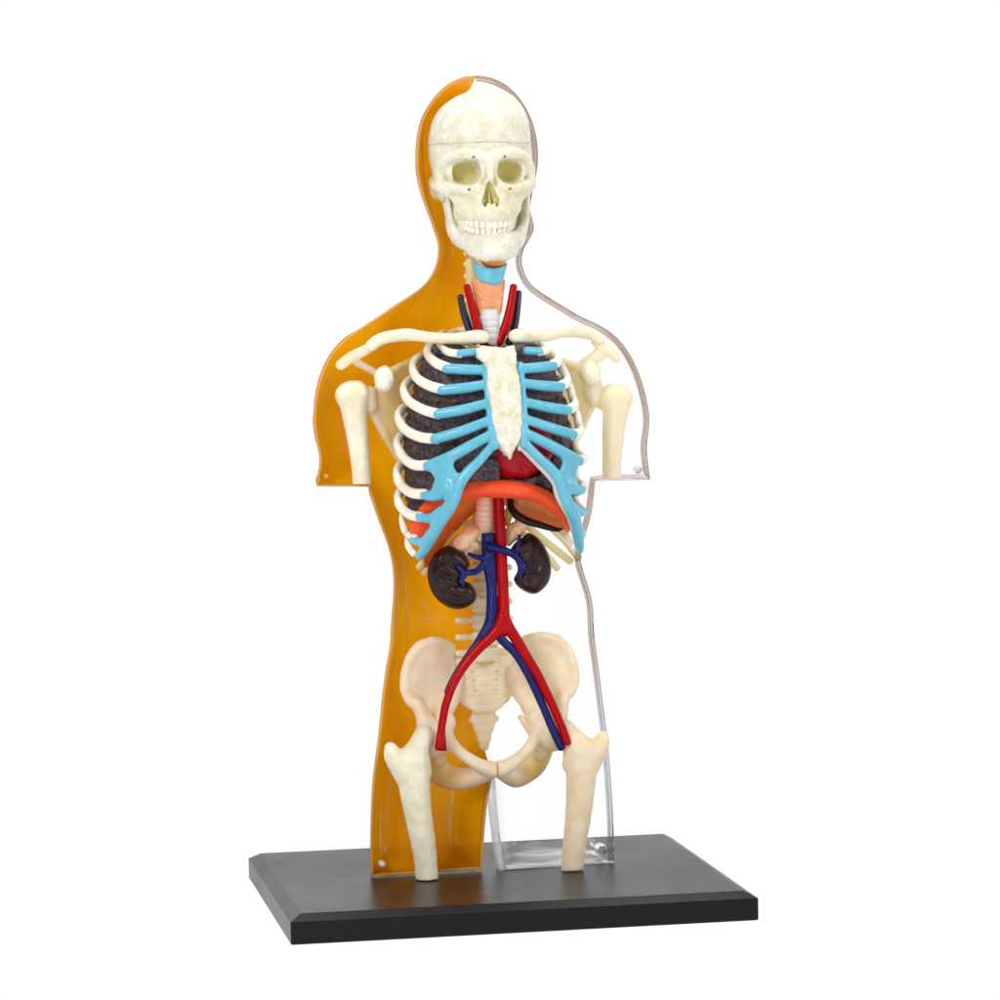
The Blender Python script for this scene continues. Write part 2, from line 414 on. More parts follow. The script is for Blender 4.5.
Lo, Ro, Li, Ri = xz(L_OUT), xz(R_OUT), xz(L_IN), xz(R_IN)
mid_top = Lo[0]
crotch = xz([(493, 772)])[0]
def smooth_line(p, keep):
    """round the trace except at its square corners"""
    segs = []; idx = [0]+keep+[len(p)-1]
    for a, b in zip(idx[:-1], idx[1:]):
        q = p[a:b+1]
        c = catmull(q, 5) if len(q) > 2 else dens(q, 5)
        segs.append(c if not segs else c[1:])
    return np.vstack(segs)
Lk = [31, 32]; Rk = [33, 34]
Ls, Rs = smooth_line(Lo, Lk), smooth_line(Ro, Rk)
OUTL = np.vstack([Ls, dens(Li, 5)[0:], crotch[None]])
OUTR = np.vstack([Rs, dens(Ri, 5)[0:], crotch[None]])
full = np.vstack([OUTL, OUTR[:-1][::-1]])
def dist_open(pts, q):
    d = np.full(len(q), 1e9)
    for a, b in zip(pts[:-1], pts[1:]):
        e = b-a; t = np.clip(((q-a)@e)/(e@e+1e-9), 0, 1)
        d = np.minimum(d, np.linalg.norm(q-a-t[:, None]*e, axis=1))
    return d
ring_full = np.vstack([full, full[:1]])
def depth(q):
    d = dist_open(ring_full, q)
    z = q[:, 1]
    Rr = 30.0; mx = np.interp(z, [0, 20, 200, 420, 600, 640, 700, 830], [34, 36, 46, 52, 46, 44, 52, 50])
    t = np.clip(d/Rr, 0, 1)
    y = .8+mx*(1-(1-t)**2)
    # moulded relief of the back: buttocks, shoulder blades, spine furrow
    x = q[:, 0]
    y += t*4*np.exp(-((x/14)**2))*-1.0 + t*3*np.sin(z*.021+.6)*np.cos(x*.03)
    return y
def half(name, line, mat, rim_mat, label, sgn):
    seam = dens(np.array([crotch, mid_top]), 7)[1:-1]
    b = np.vstack([line, seam]); n = len(b)
    inner = []
    for off in (.7, 1.8, 3.5, 6, 9.5, 14, 20):
        g = np.roll(b, -1, 0)-np.roll(b, 1, 0); g /= np.linalg.norm(g, axis=1)[:, None]+1e-9
        nr = np.stack([-g[:, 1], g[:, 0]], 1)
        for s in (-1, 1): inner.append((b+nr*off*s)[:len(line)])
    gx, gz = np.meshgrid(np.arange(b[:, 0].min(), b[:, 0].max(), 7.5), np.arange(b[:, 1].min(), b[:, 1].max(), 7.5))
    inner.append(np.stack([gx.ravel()+rng.uniform(-.4, .4, gx.size), gz.ravel()+rng.uniform(-.4, .4, gz.size)], 1))
    q = np.vstack(inner)
    s = poly2d([tuple(p) for p in b], q[:, 0], q[:, 1]); q = q[s < -.5]
    # thin the points that crowd each other
    keep = {}; 
    for p in q:
        k = (round(p[0]/1.3), round(p[1]/1.3))
        if k not in keep: keep[k] = p
    q = np.array(list(keep.values()))
    allp = [Vector(p) for p in np.vstack([b, q])]
    vs, es, fs, *_ = delaunay_2d_cdt(allp, [], [list(range(n))], 1, 1e-4)
    a = np.array([[v[0], v[1]] for v in vs]); y = depth(a)
    V = np.stack([a[:, 0], y, a[:, 1]], 1)
    o = part(link(name, V, fs, mat, root), label)
    # moulded lip that runs round the open edge
    lp = dens(line if sgn < 0 else Rs, 3)
    corner = [int(np.argmin(np.linalg.norm(lp-q_, axis=1))) for q_ in ((Lo[31], Lo[32], Lo[-1], Li[0]) if sgn < 0 else (Ro[33], Ro[34], Ro[-1], Ri[0]))]+[0, len(lp)-1]
    wgt = np.ones(len(lp))
    for c_ in corner: wgt[max(0, c_-2):c_+3] = 0
    for _ in range(14):
        av = lp.copy(); av[1:-1] = (lp[:-2]+2*lp[1:-1]+lp[2:])/4; lp = lp+(av-lp)*wgt[:, None]
    c = lp.mean(0); g = np.gradient(lp, axis=0); g /= np.linalg.norm(g, axis=1)[:, None]+1e-9
    nr = np.stack([-g[:, 1], g[:, 0]], 1)
    tst0 = poly2d([tuple(p) for p in b], (lp+nr*1.5)[:, 0], (lp+nr*1.5)[:, 1]); 
    nr = -nr if np.median(tst0) > 0 else nr
    sm = nr.copy()
    for _ in range(5): sm = (np.roll(sm, 1, 0)+sm+np.roll(sm, -1, 0)); sm[0] = nr[0]; sm[-1] = nr[-1]; sm /= np.linalg.norm(sm, axis=1)[:, None]+1e-9
    nr = sm
    prof = [(1.6, 5), (0, -.2), (.35, -1.8), (1.1, -3.0), (2.2, -3.6), (3.3, -3.5), (4.3, -2.8), (5.0, -1.5), (5.3, .4), (5.3, 5)]
    profs = [prof] if sgn < 0 else [[(1.2, 5), (0, 0), (.3, -1.6), (1.2, -2.4), (2.4, -2.2), (2.9, -.6), (2.9, 5)], [(4.3, 4), (4.2, -.6), (4.7, -1.4), (5.3, -1.2), (5.5, -.2), (5.5, 4)]]
    for prof in profs:
      V = []; Fc = []; m = len(prof)
      for i in range(len(lp)):
        z = lp[i][1]; wide = .55 if sgn < 0 else 1.0
        for (u, yy) in prof: V.append((lp[i][0]+nr[i][0]*u*wide, yy, lp[i][1]+nr[i][1]*u*wide))
      for i in range(len(lp)-1):
        for k in range(m):
            l = (k+1) % m; Fc.append((i*m+k, i*m+l, (i+1)*m+l, (i+1)*m+k))
      Fc.append(tuple(range(m))); Fc.append(tuple((len(lp)-1)*m+k for k in range(m))[::-1])
      link('rim' if prof is profs[0] else 'inner_lip', V, Fc, rim_mat, o)
    return o
amber = half('shell_half', OUTL, MT['amber'], MT['amber_rim'], 'amber translucent half of the body shell', -1)
clear = half('shell_half', OUTR, MT['clear'], MT['clear_rim'], 'clear colourless half of the body shell', 1)
for (px, py, y, par, mt, r) in ((382, 864, 2, amber, 'trachea', 3.6), (325.5, 476, 2, amber, 'amber_rim', 3), (638, 470, 2, clear, 'clear_rim', 4), (601, 849, 8, clear, 'clear_rim', 6)):
    c = P(px, py, y)
    Vt, Fq = tube_geo([c+np.array([0, 5, 0]), c+np.array([0, 0, 0]), c+np.array([0, -4, 0])], [r, r, r*.85], n=2, seg=20)
    link('peg', Vt, Fq, MT[mt], par)

def mat_frost(name, colr, amt, scale):
    m, nt, nd, lk = nodes(name)
    out = nd.new('ShaderNodeOutputMaterial'); tc = nd.new('ShaderNodeTexCoord')
    mp = nd.new('ShaderNodeMapping'); mp.inputs['Scale'].default_value = scale; lk.new(tc.outputs['Object'], mp.inputs[0])
    n1 = noise_node(nd, lk, 90, 3, .6, mp.outputs[0])
    r1 = ramp(nd, lk, n1.outputs['Fac'], [(.36, (amt[0],)*3), (.62, (amt[1],)*3)])
    tr = nd.new('ShaderNodeBsdfTransparent'); df = nd.new('ShaderNodeBsdfDiffuse'); df.inputs[0].default_value = (*colr, 1)
    tl = nd.new('ShaderNodeBsdfTranslucent'); tl.inputs[0].default_value = (*colr, 1)
    a0 = nd.new('ShaderNodeMixShader'); a0.inputs[0].default_value = .4; lk.new(df.outputs[0], a0.inputs[1]); lk.new(tl.outputs[0], a0.inputs[2])
    a1 = nd.new('ShaderNodeMixShader'); lk.new(r1.outputs[0], a1.inputs[0]); lk.new(tr.outputs[0], a1.inputs[1]); lk.new(a0.outputs[0], a1.inputs[2])
    g = nd.new('ShaderNodeBsdfGlossy'); g.inputs['Roughness'].default_value = .12
    fr = nd.new('ShaderNodeFresnel'); fr.inputs['IOR'].default_value = 1.12
    a2 = nd.new('ShaderNodeMixShader'); lk.new(fr.outputs[0], a2.inputs[0]); lk.new(a1.outputs[0], a2.inputs[1]); lk.new(g.outputs[0], a2.inputs[2])
    lk.new(a2.outputs[0], out.inputs[0]); return m
MT['floor'] = mat_frost('clear_moulded_floor', (.97, .97, .98), (.7, 1.0), (.25, 1, 5))  # white streaks in the colour stand for reflections on the clear floor
MT['wall'] = mat_frost('clear_moulded_wall', (.86, .92, .96), (.35, .85), (2, 1, .4))
MT['haze'] = mat_frost('clear_moulded_back', (.9, .9, .92), (.15, .6), (.5, 1, 2))
def strip(name, line, w, y0, y1, mat, par, sgn=1):
    lp = dens(np.array(line), 4); g = np.gradient(lp, axis=0); g /= np.linalg.norm(g, axis=1)[:, None]; nr = np.stack([-g[:, 1], g[:, 0]], 1)*sgn
    pr = [(0, y1), (0, y0+.8), (.8, y0), (w-.8, y0), (w, y0+.8), (w, y1)]; m = len(pr); V = []; Fc = []
    for i in range(len(lp)):
        for u, yy in pr: V.append((lp[i][0]+nr[i][0]*u, yy, lp[i][1]+nr[i][1]*u))
    for i in range(len(lp)-1):
        for k in range(m): l = (k+1) % m; Fc.append((i*m+k, i*m+l, (i+1)*m+l, (i+1)*m+k))
    Fc.append(tuple(range(m))); Fc.append(tuple((len(lp)-1)*m+k for k in range(m))[::-1])
    link(name, V, Fc, mat, par, smooth=False)
strip('leg_wall', Ri[::-1], 7.0, -4.4, 7, MT['wall'], clear, -1)
strip('foot_edge', np.array([Ri[0], Ro[-1]])+np.array([[1, .3], [-1, .3]]), 3.6, -4.4, 3, MT['floor'], clear, 1)
for (xa, xb, par, mk) in ((512, 606, clear, 'floor'), (377, 478, amber, 'amber')):
    V = []; Fc = []; nn = 14
    for i in range(nn):
        t = i/(nn-1); p = P(xa+(xb-xa)*t, 868, 2)
        for (yy, zz) in ((1, 2.6), (12, 4.0+.8*math.sin(i*1.1)), (26, 5.2+.8*math.sin(i*2.3)), (38, 8.5+1.5*math.sin(i*.9)), (42, 15+2*math.sin(i*1.7))): V.append((p[0], yy, zz+.0))
    for i in range(nn-1):
        for k in range(3): Fc.append((i*5+k, (i+1)*5+k, (i+1)*5+k+1, i*5+k+1))
    link('foot_floor', V, Fc, MT[mk], par)
    if par is clear: link('foot_back', [(x, y+.5, z+(4 if i % 5 == 4 else 0)) for i, (x, y, z) in enumerate(V)], [(i*5+3, (i+1)*5+3, (i+1)*5+4, i*5+4) for i in range(nn-1)], MT['haze'], par)
for ln in ([(401,556),(404,575),(406,600),(407.5,640)], [(421,597),(425,605),(431,611),(439,612)], [(417,622),(424,620),(436,618),(450,623)], [(449,792),(451,815),(450,848)], [(447,800),(447,838)],
           [(399,560),(398,590),(396,640),(390,690)], [(424,120),(422,150),(424,180),(433,215),(442,240)], [(381,800),(380,835),(381,856)], [(330,372),(324,400),(325,440)]):
    q = []
    for a_, b_ in ln:
        p = P(a_, b_, 20)
        for _ in range(8): p = P(a_, b_, float(depth(np.array([[p[0], p[2]]]))[0])-.6)
        q.append(p)
    tube('mould_line', q, [.3]+[1.0]*(len(q)-2)+[.3], MT['mould'], amber, n=8, seg=8, up=(0, 1, 0))  # highlight streaks and moulded steps, drawn as lighter tubes on the shell
# ------------------------------------------------------------------ chest wall surface
def zpx(py): return P(485, py, -60)[2]
ZS = [zpx(v) for v in (590, 555, 520, 480, 440, 410, 385, 360, 340)]
WS = [80, 84, 88, 91, 91, 87, 80, 70, 56]
FS = [58, 74, 83, 82, 76, 69, 62, 54, 44]
def rw(z): return np.interp(z, ZS, WS)
def rf(z): return np.interp(z, ZS, FS)
YC = -28.0
def chest(x, z):
    w, f = rw(z), rf(z)
    return YC - f*np.sqrt(np.clip(1-(np.abs(x)/(w+6))**2.7, 0.02, 1))
def C(px, py, dy=0):
    p = PS(px, py, chest); p[1] += 0
    return P(px, py, p[1]+dy) if dy else p

# ribs
ribcage = empty('ribcage')
RIBS = [
 [(460,354),(448,352),(440,346)],
 [(448,368),(436,363),(428,355)],
 [(443,389.5),(430,386),(418,379),(413,370)],
 [(438,414),(424,410),(410,402),(404,392)],
 [(436,439),(420,437),(406,430),(398.5,419)],
 [(429,465),(415,465),(404,458),(397.5,446)],
 [(425,494),(412,493),(402,486),(397,475)],
 [(421,517),(411,515),(403,509),(398,500)],
 [(415,538),(408,534),(404,528),(402,520)],
 [(413,553),(410,549),(407.5,543)],
]
for i, tr in enumerate(RIBS):
    pts = [C(a, b) for a, b in tr]
    e = pts[-1]; w = abs(e[0]); z = e[2]
    pts[-1] = P(tr[-1][0], tr[-1][1], min(max(e[1], -34), -20) if i > 0 else -35)
    e = pts[-1]; w = abs(e[0])
    bz = 26 if i > 1 else 14
    back = [np.array([-w*.955, e[1]+11, z+7]), np.array([-w*.84, e[1]+26, z+12]), np.array([-w*.60, 20, z+bz*.75]), np.array([-w*.35, 32, z+bz]), np.array([-9, 24, z+bz])]
    r = 5.4 if i > 0 else 4.2
    if i >= 8: r = 4.0
    rad = [r]*len(pts)+[r, r*.92, r*.8, r*.75, r*.8]
    for side in (0, 1):
        q = pts+back if side == 0 else mir(pts+back)
        if side: q = [np.array([p[0]-min(9 if i < 5 else 15, max(0, (p[1]+62)*(.3 if i < 5 else .5))), p[1], p[2]]) for p in q]
        # the section stands taller than it is thick
        tube('rib', q, rad, MT['rib'], ribcage, n=6, seg=16, flat=.78)
for (path, r) in () and ((((22, 26, 515), (45, 26, 535), (66, 10, 553), (74, -6, 561)), 4.6), (((20, 24, 532), (42, 26, 550), (60, 14, 566)), 4.2)):
    q = [np.array([x, y, P(500, py, y)[2]]) for x, y, py in path]
    for side in (0, 1):
        tube('rib', q if side else mir(q), [r]*len(q), MT['amber_bone'], ribcage, n=6, seg=14, flat=.6)
for path, r, y in (([(512,512),(526,525),(546,542),(570,561)], 4.0, 10), ([(534,512),(550,526),(566,541),(578,557)], 4.4, 2), ([(520,530),(536,546),(549,558),(557,568)], 3.7, 12),
                   ([(452,530),(436,548),(424,561),(419,567)], 3.8, 6), ([(456,540),(440,556),(429,567),(424,573)], 3.6, 8)):
    tube('rib', [P(a, b, y) for a, b in path], [r]*4, MT['amber_bone'], ribcage, n=6, seg=14, flat=.65)
# costal cartilage, traced on one side and mirrored
zlo, zhi = zpx(572), zpx(338)
cart = Field((0, -112, zlo), (98, -10, zhi), 1.05)
def xzC(pts): return [(-C(a, b)[0], C(a, b)[2]) for a, b in pts]
BARS = [
 ([(459,353.5),(474,352)], [4.2, 4.2]),
 ([(447,368.5),(466,369.5),(486,370)], [5.2, 5.4, 5.2]),
 ([(442,390),(464,388),(487,384)], [5.2, 5.4, 4.8]),
 ([(438,414),(462,410),(488,403)], [5.2, 5.4, 4.8]),
 ([(435,439),(462,431),(490,420)], [5.4, 5.4, 4.8]),
 ([(428,466),(450,457),(470,446),(492,434)], [5.4, 6, 5.6, 5]),
 ([(492,446),(480,460),(468,472),(459,485),(454,498),(448,510),(439,523),(431,538),(424,550),(419.5,556.5)], [4.5, 4.8, 5.4, 6, 6.6, 6.6, 6.4, 5.8, 5, 4]),
 ([(485,366),(487,384),(489,402),(491,420),(493,434),(495,446)], [3.6, 3.6, 4, 4.2, 4.6, 4]),
 ([(425,495),(436,496),(448,488)], [5.2, 5.2, 7]),
 ([(420,517),(431,518),(441,512)], [5, 5, 5.5]),
 ([(414,540),(423,542),(430,536)], [4.6, 4.8, 5.5]),
]
for pts, rad in BARS:
    q = [C(a, b) for a, b in pts]; q = [np.array([-p[0], p[1], p[2]]) for p in q]
    qq = np.array([list(p)+[r] for p, r in zip(q, rad)]); qq = catmull(qq, 4); d = None
    for a, b in zip(qq[:-1], qq[1:]):
        c = cart.cap(a[:3], b[:3], a[3], b[3]); d = c if d is None else np.minimum(d, c)
    cart.put(d, 2.2)
plate_poly = [(431,466),(446,458),(453,458),(453.5,467),(458,474),(463,478),(460,488),(456,498),(450,508),(443,517),(436,528),(430,536),(426,534),(431,526),(432,520),(434,513),(443,505),(447,499),(438,497),(430,497),(432,488),(435,479),(431,472)]
cart.put(cart.prism(xzC(plate_poly), chest, 4.0, 3.0), 4.0)
Vc, Qc = cart.mesh()
for side in (0, 1):
    V = Vc.copy()
    Q = Qc
    if side == 0: V[:, 0] *= -1; Q = Qc[:, ::-1]
    link('costal_cartilage', V, Q, MT['blue'], ribcage)
# grey unpainted edge of the cartilage
eg = [(496,449),(483,464),(471,477),(463,487),(460,498),(453,510),(444,522),(436,536),(425,553)]
q = [C(a, b, 3.5) for a, b in eg]
tube('cartilage_edge', mir(q), [2.4, 2.6, 2.8, 3.2, 3.4, 3.4, 3.2, 2.8, 2.2], MT['edge'], ribcage, n=6, seg=10)
q = [C(a, b, 3) for a, b in [(487,366),(489,384),(491,402),(493,420),(495,436),(497,449)]]
tube('cartilage_edge', mir(q), [3.6]*6, MT['edge'], ribcage, n=6, seg=10)

# sternum
def st_y(x, z): return np.interp(z, [zpx(462), zpx(440), zpx(400), zpx(346)], [-101, -102, -98, -82])
STP = [(477,349),(483,345.5),(498,348),(513,345.5),(516,354),(515.5,366),(519,376),(521,400),(521.6,420),(520.5,438),(508.5,460),(494,440),(491,420),(489,400),(486,380),(486,364),(478,358)]
sp = [PS(a, b, lambda x, z: float(st_y(x, z))) for a, b in STP]
stf = Field((-34, -116, zpx(466)), (34, -70, zpx(340)), .8)
stf.put(stf.prism([(p[0], p[2]) for p in sp], lambda x, z: st_y(x, z)+.004*x*x, 6.0, 3.6))
stf.noise(1.3, .33, 3).noise(.9, .7, 5)
stf.build('sternum', MT['skull'], ribcage, wash=lambda V: np.zeros(len(V)))

# ------------------------------------------------------------------ lungs
def lung(side):
    f = Field((0, -92, zpx(520)), (90, 32, zpx(338)), 1.6)
    LP = [(436,350),(456,344),(480,352),(490,372),(494,400),(494,440),(494,455),(497,474),(494,482),(480,486),(462,488),(446,497),(430,516),(410,520),(396,506),(388,470),(388,440),(392,410),(402,380),(416,358)]
    pl = [(-P(a, b, -55)[0], P(a, b, -55)[2]) for a, b in LP]
    d2 = poly2d(pl, f.X[:, 0, :], f.Z[:, 0, :])[:, None, :]
    w, ff = rw(f.Z)-(1.0 if side == 0 else 7), np.minimum(rf(f.Z)-9, 57+0*f.Z)
    k = np.sqrt(np.abs(f.X/w)**2.2+((f.Y-YC)/np.where(f.Y < YC, ff, 56))**2)
    d = smax((k-1)*45, np.broadcast_to(d2, f.X.shape), 10)
    d = smax(d, 4-f.X, 5)
    f.put(d)
    if side == 1:
        c = P(519, 452, -64); f.cut(f.ell((c[0]+2, c[1]-12, c[2]-1), (33, 34, 27), rot=.2), 3)
    # oblique and horizontal fissures
    zf = zpx(440)
    for (z0, sl) in ((zf, .35), (zpx(400), -.1)):
        g = np.abs(f.Z-(z0+sl*(f.X-40)+.25*(f.Y+60)))
        f.D = f.D+(2.2*np.exp(-(g/2.2)**2)).astype(np.float32)
    f.noise(1.6, .30, 11).noise(1.0, .55, 12)
    V, Q = f.mesh()
    if side == 0: V[:, 0] *= -1; Q = Q[:, ::-1]
    return link('lung', V, Q, MT['lung'], root)
lung(0); lung(1)

# ------------------------------------------------------------------ heart
hf = Field((-40, -100, zpx(490)), (62, -20, zpx(385)), 1.3)
c = P(519, 452, -64); hf.put(hf.ell(c, (38, 26, 29), rot=.35))
c = P(508, 440, -64); hf.put(hf.ell(c, (24, 24, 32), rot=-.1), 8)
hf.keep(P(492, 460, -80)[0]-hf.X, 5)
c = P(512, 412, -58); hf.put(hf.ell(c, (20, 18, 24)), 8)
a, b = P(497, 430, -88), P(530, 476, -84)
g = hf.cap(a, b, 1.2, 1.2); hf.D = hf.D+(1.6*np.exp(-(np.maximum(g, 0)/2.2)**2)).astype(np.float32)
hf.noise(.7, .15, 4)
hf.build('heart', MT['heart'], root)
tube('pericardium_fold', [P(500, 477, -62), P(512, 479.5, -68), P(528, 479, -68), P(540, 475, -60)], [2.6, 3.4, 3.4, 2.6], MT['kidney'], root, n=6)  # dark tube put in for the shaded gap under the heart

# ------------------------------------------------------------------ diaphragm
FE = [(415,536),(420,522),(431,507),(447,497),(468,490.5),(490,488.5),(508,489),(526,491),(543,497),(556,507),(566,518),(572,526)]
FR = [7,8,8,8,8.2,8.8,8.8,8.8,8,7,5.6,4.6]
BE = [(426,566),(433,557),(445,541),(459,525),(475,509),(492,505),(508,503),(520,512),(532,519),(545,524),(558,528),(570,530)]
def fy(px): 
    t = (px-498)/80.0; return (-34 if px < 498 else -44)-(44 if px < 498 else 34)*math.sqrt(max(0, 1-min(1, t*t)*.95))
Fp = [P(a, b, fy(a)) for a, b in FE]
dia = empty('diaphragm')
dfld = Field((-92, -95, zpx(548)), (92, -22, zpx(470)), 1.2)
dfld.chain(Fp, FR, 0, n=4, kin=2, sc=(1, .75, 1))
dfld.noise(.5, .12, 8)
dfld.build('muscle_band', MT['diaphragm'], dia)
Bp = [P(a, b, y) for (a, b), y in zip(BE, [-5,0,5,8,8,8,5,-2,-8,-14,-20,-28])]
A_ = catmull(Fp, 6); B_ = catmull(Bp, 6); V = []; Fc = []; nu = len(A_); nv = 10
for i in range(nu):
    for j in range(nv):
        t = j/(nv-1); p = A_[i]*(1-t)+B_[i]*t; p = p+np.array([0, 0, 5*math.sin(PI*t)+.8*math.sin(i*.9)*math.sin(PI*t)]); V.append(p+np.array([0, 2.5, -2]))
for i in range(nu-1):
    for j in range(nv-1): Fc.append((i*nv+j, (i+1)*nv+j, (i+1)*nv+j+1, i*nv+j+1))
o = link('dome', V, Fc, MT['diaphragm_under'], dia)
sd = o.modifiers.new('thick', 'SOLIDIFY'); sd.thickness = 3*S; sd.offset = 0
tube('spleen', [P(510, 500, -22), P(513, 511, -30), P(524, 519.5, -36), P(540, 525, -40), P(556, 529.5, -42), P(562, 529, -40)], [3, 4, 4.2, 3.6, 2.6, 1.2], MT['kidney'], root, n=6)  # dark crescent behind the diaphragm's lower edge

# tissue beside the aorta
f = Field((-40, -50, zpx(545)), (40, 10, zpx(490)), 1.0)
a, b = P(486, 500, -20), P(484, 534, -22)
f.put(f.cap(a, b, 9.5, 10.5, (1, 1, 1)))
f.D = f.D+(.25*np.sin(f.Z*1.1+.06*f.X)).astype(np.float32)
f.build('esophagus', MT['tissue_pale'], root)
tube('fat_pad', [P(511, 498, -10), P(510, 510, -14), P(507, 524, -14)], [5, 4.5, 3], MT['yellow'], root, n=4)

def adrenal(pts, rad, seed):
    q = [P(*p) for p in pts]; q_ = np.array(q)
    f = Field(q_.min(0)-16, q_.max(0)+16, .9); f.chain(q, rad, 0, kin=3)
    f.noise(1.4, .5, seed).noise(.8, .9, seed+1); return f.build('adrenal_gland', MT['tissue'], root)
adrenal([(472,534,-24),(462,543,-22),(455,550,-20)], [9, 9, 6], 21)
adrenal([(474,546,-22),(468,553,-22)], [8, 5], 22)
adrenal([(522,523,-26),(514,532,-24),(508,540,-22)], [7, 8, 6], 23)
adrenal([(462,586,-12),(474,598,-10)], [6, 5], 24)

# ------------------------------------------------------------------ kidneys
def kidney(outline, y, seed, grooves, label=None):
    pl = [P(a, b, y) for a, b in outline]; arr = np.array(pl)
    f = Field(arr.min(0)-np.array([6, 20, 6]), arr.max(0)+np.array([6, 18, 6]), .85)
    pc = catmull([(p[0], p[2]) for p in pl], 4, closed=True)
    d2 = poly2d([tuple(p) for p in pc], f.X[:, 0, :], f.Z[:, 0, :])[:, None, :]
    t = 14*np.sqrt(np.clip(1-(1-np.clip(-d2/15, 0, 1))**2, 0, 1))
    d = np.where(d2 < 0, (np.abs(f.Y-y)-t)*.72, np.sqrt(np.maximum(d2, 0)**2+(f.Y-y)**2))
    f.put(d)
    for gl in grooves:
        q = [P(a, b, y-13) for a, b in gl]; q = catmull(q, 4); g = None
        for a, b in zip(q[:-1], q[1:]):
            c_ = f.cap(a, b, .2); g = c_ if g is None else np.minimum(g, c_)
        f.D = f.D+(2.4*np.exp(-(g/3.0)**2)).astype(np.float32)
    f.noise(.6, .2, seed)
    return f.build('kidney', MT['kidney'], root)
kidney([(450,546),(462,552),(470,563),(466,572),(462,580),(470,583),(476,592),(474,602),(462,609),(448,607),(436,598),(429,584),(428,568),(434,555),(442,548)], -26, 5,
       [[(462,582),(452,586),(450,594),(458,599),(466,595)], [(464,570),(454,566),(446,560)], [(450,578),(442,574)]])
kidney([(529,533),(540,540),(548,554),(551,569),(547,584),(535,594),(521,589),(514,580),(518,570),(515,560),(510,552),(515,543),(522,538)], -26, 6,
       [[(520,571),(530,572),(538,566),(534,554)], [(522,582),(532,580)], [(518,556),(526,552)]])

# ------------------------------------------------------------------ great vessels
def PP(l, y): return [P(a, b, y) for a, b in l]
f = Field(P(432, 752, -60)+np.array([-6, -6, -4]), P(572, 494, -10)+np.array([8, 14, 6]), .95)
f.chain(PP([(498,496),(500,530),(502,570),(503.5,600),(503.5,618),(503,630)], -34), [5.8, 6, 6, 6, 6.6, 7], 0, n=3)
f.chain(PP([(503,616),(497,630),(489,639),(480,647.5),(465.5,664),(453.5,684),(445.5,706),(441.5,728),(438.5,747)], -36), [6, 6, 5.6, 5.1, 4.7, 4.5, 4.3, 4.2, 4.2], 1.5, n=4)
f.chain(PP([(503,616),(509,628),(516.5,640),(525.5,655),(537,674),(547.5,695),(558,718),(567,742)], -36), [6, 6, 5.6, 5.3, 5, 4.7, 4.5, 4.3], 1.5, n=4)
f.chain([P(441.5, 722, -34), P(443.5, 751, -31)], [3.2, 3.6], 1)
f.noise(.25, .2, 9)
f.build('aorta', MT['artery'], root)
f = Field(P(426, 760, -60)+np.array([-6, 0, -4]), P(572, 528, -10)+np.array([8, 22, 6]), .95)
f.chain(PP([(488,535),(489,560),(491.5,585),(492,605),(490,622),(483,636)], -33), [7, 7, 5.8, 6, 5.6, 5], 0, n=3)
f.chain(PP([(483,636),(474,648),(463,663),(452,681),(447,692)], -30), [5, 4, 3.6, 3.4, 3], 2, n=3)
f.chain(PP([(492,628),(503,641),(514.5,652),(525,668),(535.5,689),(546,713),(553.5,731),(561,747)], -33), [4, 4.6, 4.6, 4.6, 4.4, 4.3, 4.3, 4.3], 2, n=3)
f.chain([P(490, 547, -40), P(503, 550, -43), P(514, 555, -40), P(521, 562, -38), P(526, 568, -38)], [4.5, 4, 3.8, 3.2, 2.2], 3, n=3)   # renal vein over the aorta
f.chain([P(514, 556, -38), P(519, 545, -36), P(519.5, 536, -34)], [3, 2.6, 1.6], 2, n=2)
f.chain([P(517, 558, -38), P(522, 572, -38)], [2.6, 2.4], 2)
f.chain([P(486, 562, -36), P(477, 571, -36), P(468, 573, -36), P(460, 576, -36)], [3.6, 3.4, 3.2, 2], 3, n=3)
f.chain([P(484, 558, -35), P(476, 557, -35), P(469, 554, -35)], [3, 2.6, 1.8], 2, n=2)
f.chain([P(466, 573, -37), P(461, 582, -38), P(463, 586, -36)], [3, 2.6, 2], 2)
f.chain([P(464, 573, -38), P(458, 567, -38), P(455, 562, -37)], [2.8, 2.4, 1.5], 2)
f.chain([P(522, 566, -39), P(520, 577, -38)], [3, 2.2], 2)
f.keep(f.Z-P(488, 533, -33)[2], .8)
f.noise(.3, .2, 10)
f.build('vena_cava', MT['vein'], root)

# neck vessels
tube('carotid_artery', [P(467, 287, -44), P(471.5, 304, -46), P(476, 320, -50), P(481, 340, -54)], [3.6, 4.1, 4.4, 4.4], MT['artery'], root, n=4)
tube('carotid_artery', [P(513.5, 287, -44), P(511, 304, -46), P(507, 322, -50), P(499, 342, -54)], [3.8, 4.4, 5, 4.4], MT['artery'], root, n=4)
tube('jugular_vein', [P(460.5, 297, -40), P(463.5, 312, -42), P(468, 326, -44), P(474, 342, -46)], [3.4, 3.8, 4, 4], MT['vein_dark'], root, n=4)
tube('jugular_vein', [P(518.5, 293, -40), P(517, 308, -42), P(514.5, 326, -44), P(509, 342, -46)], [3.4, 3.9, 4, 4], MT['vein_dark'], root, n=4)
tube('aortic_arch', [P(484, 342, -50), P(494, 350, -55), P(503, 352, -55), P(514, 356, -50)], [5, 5.5, 5.5, 5], MT['artery_dark'], root, n=5)
tube('subclavian_vein', [P(436, 350, -50), P(446, 357, -50), P(462, 359, -50), P(474, 352, -54)], [3, 3.6, 3.4, 3], MT['vein_dark'], root, n=5)
tube('fat_pad', [P(469, 344.5, -58), P(476, 348, -60)], [2.4, 2.4], MT['yellow'], root, n=3)
tube('fat_pad', [P(541, 351, -45), P(546, 356, -45)], [3.6, 3.6], MT['yellow'], root, n=3)

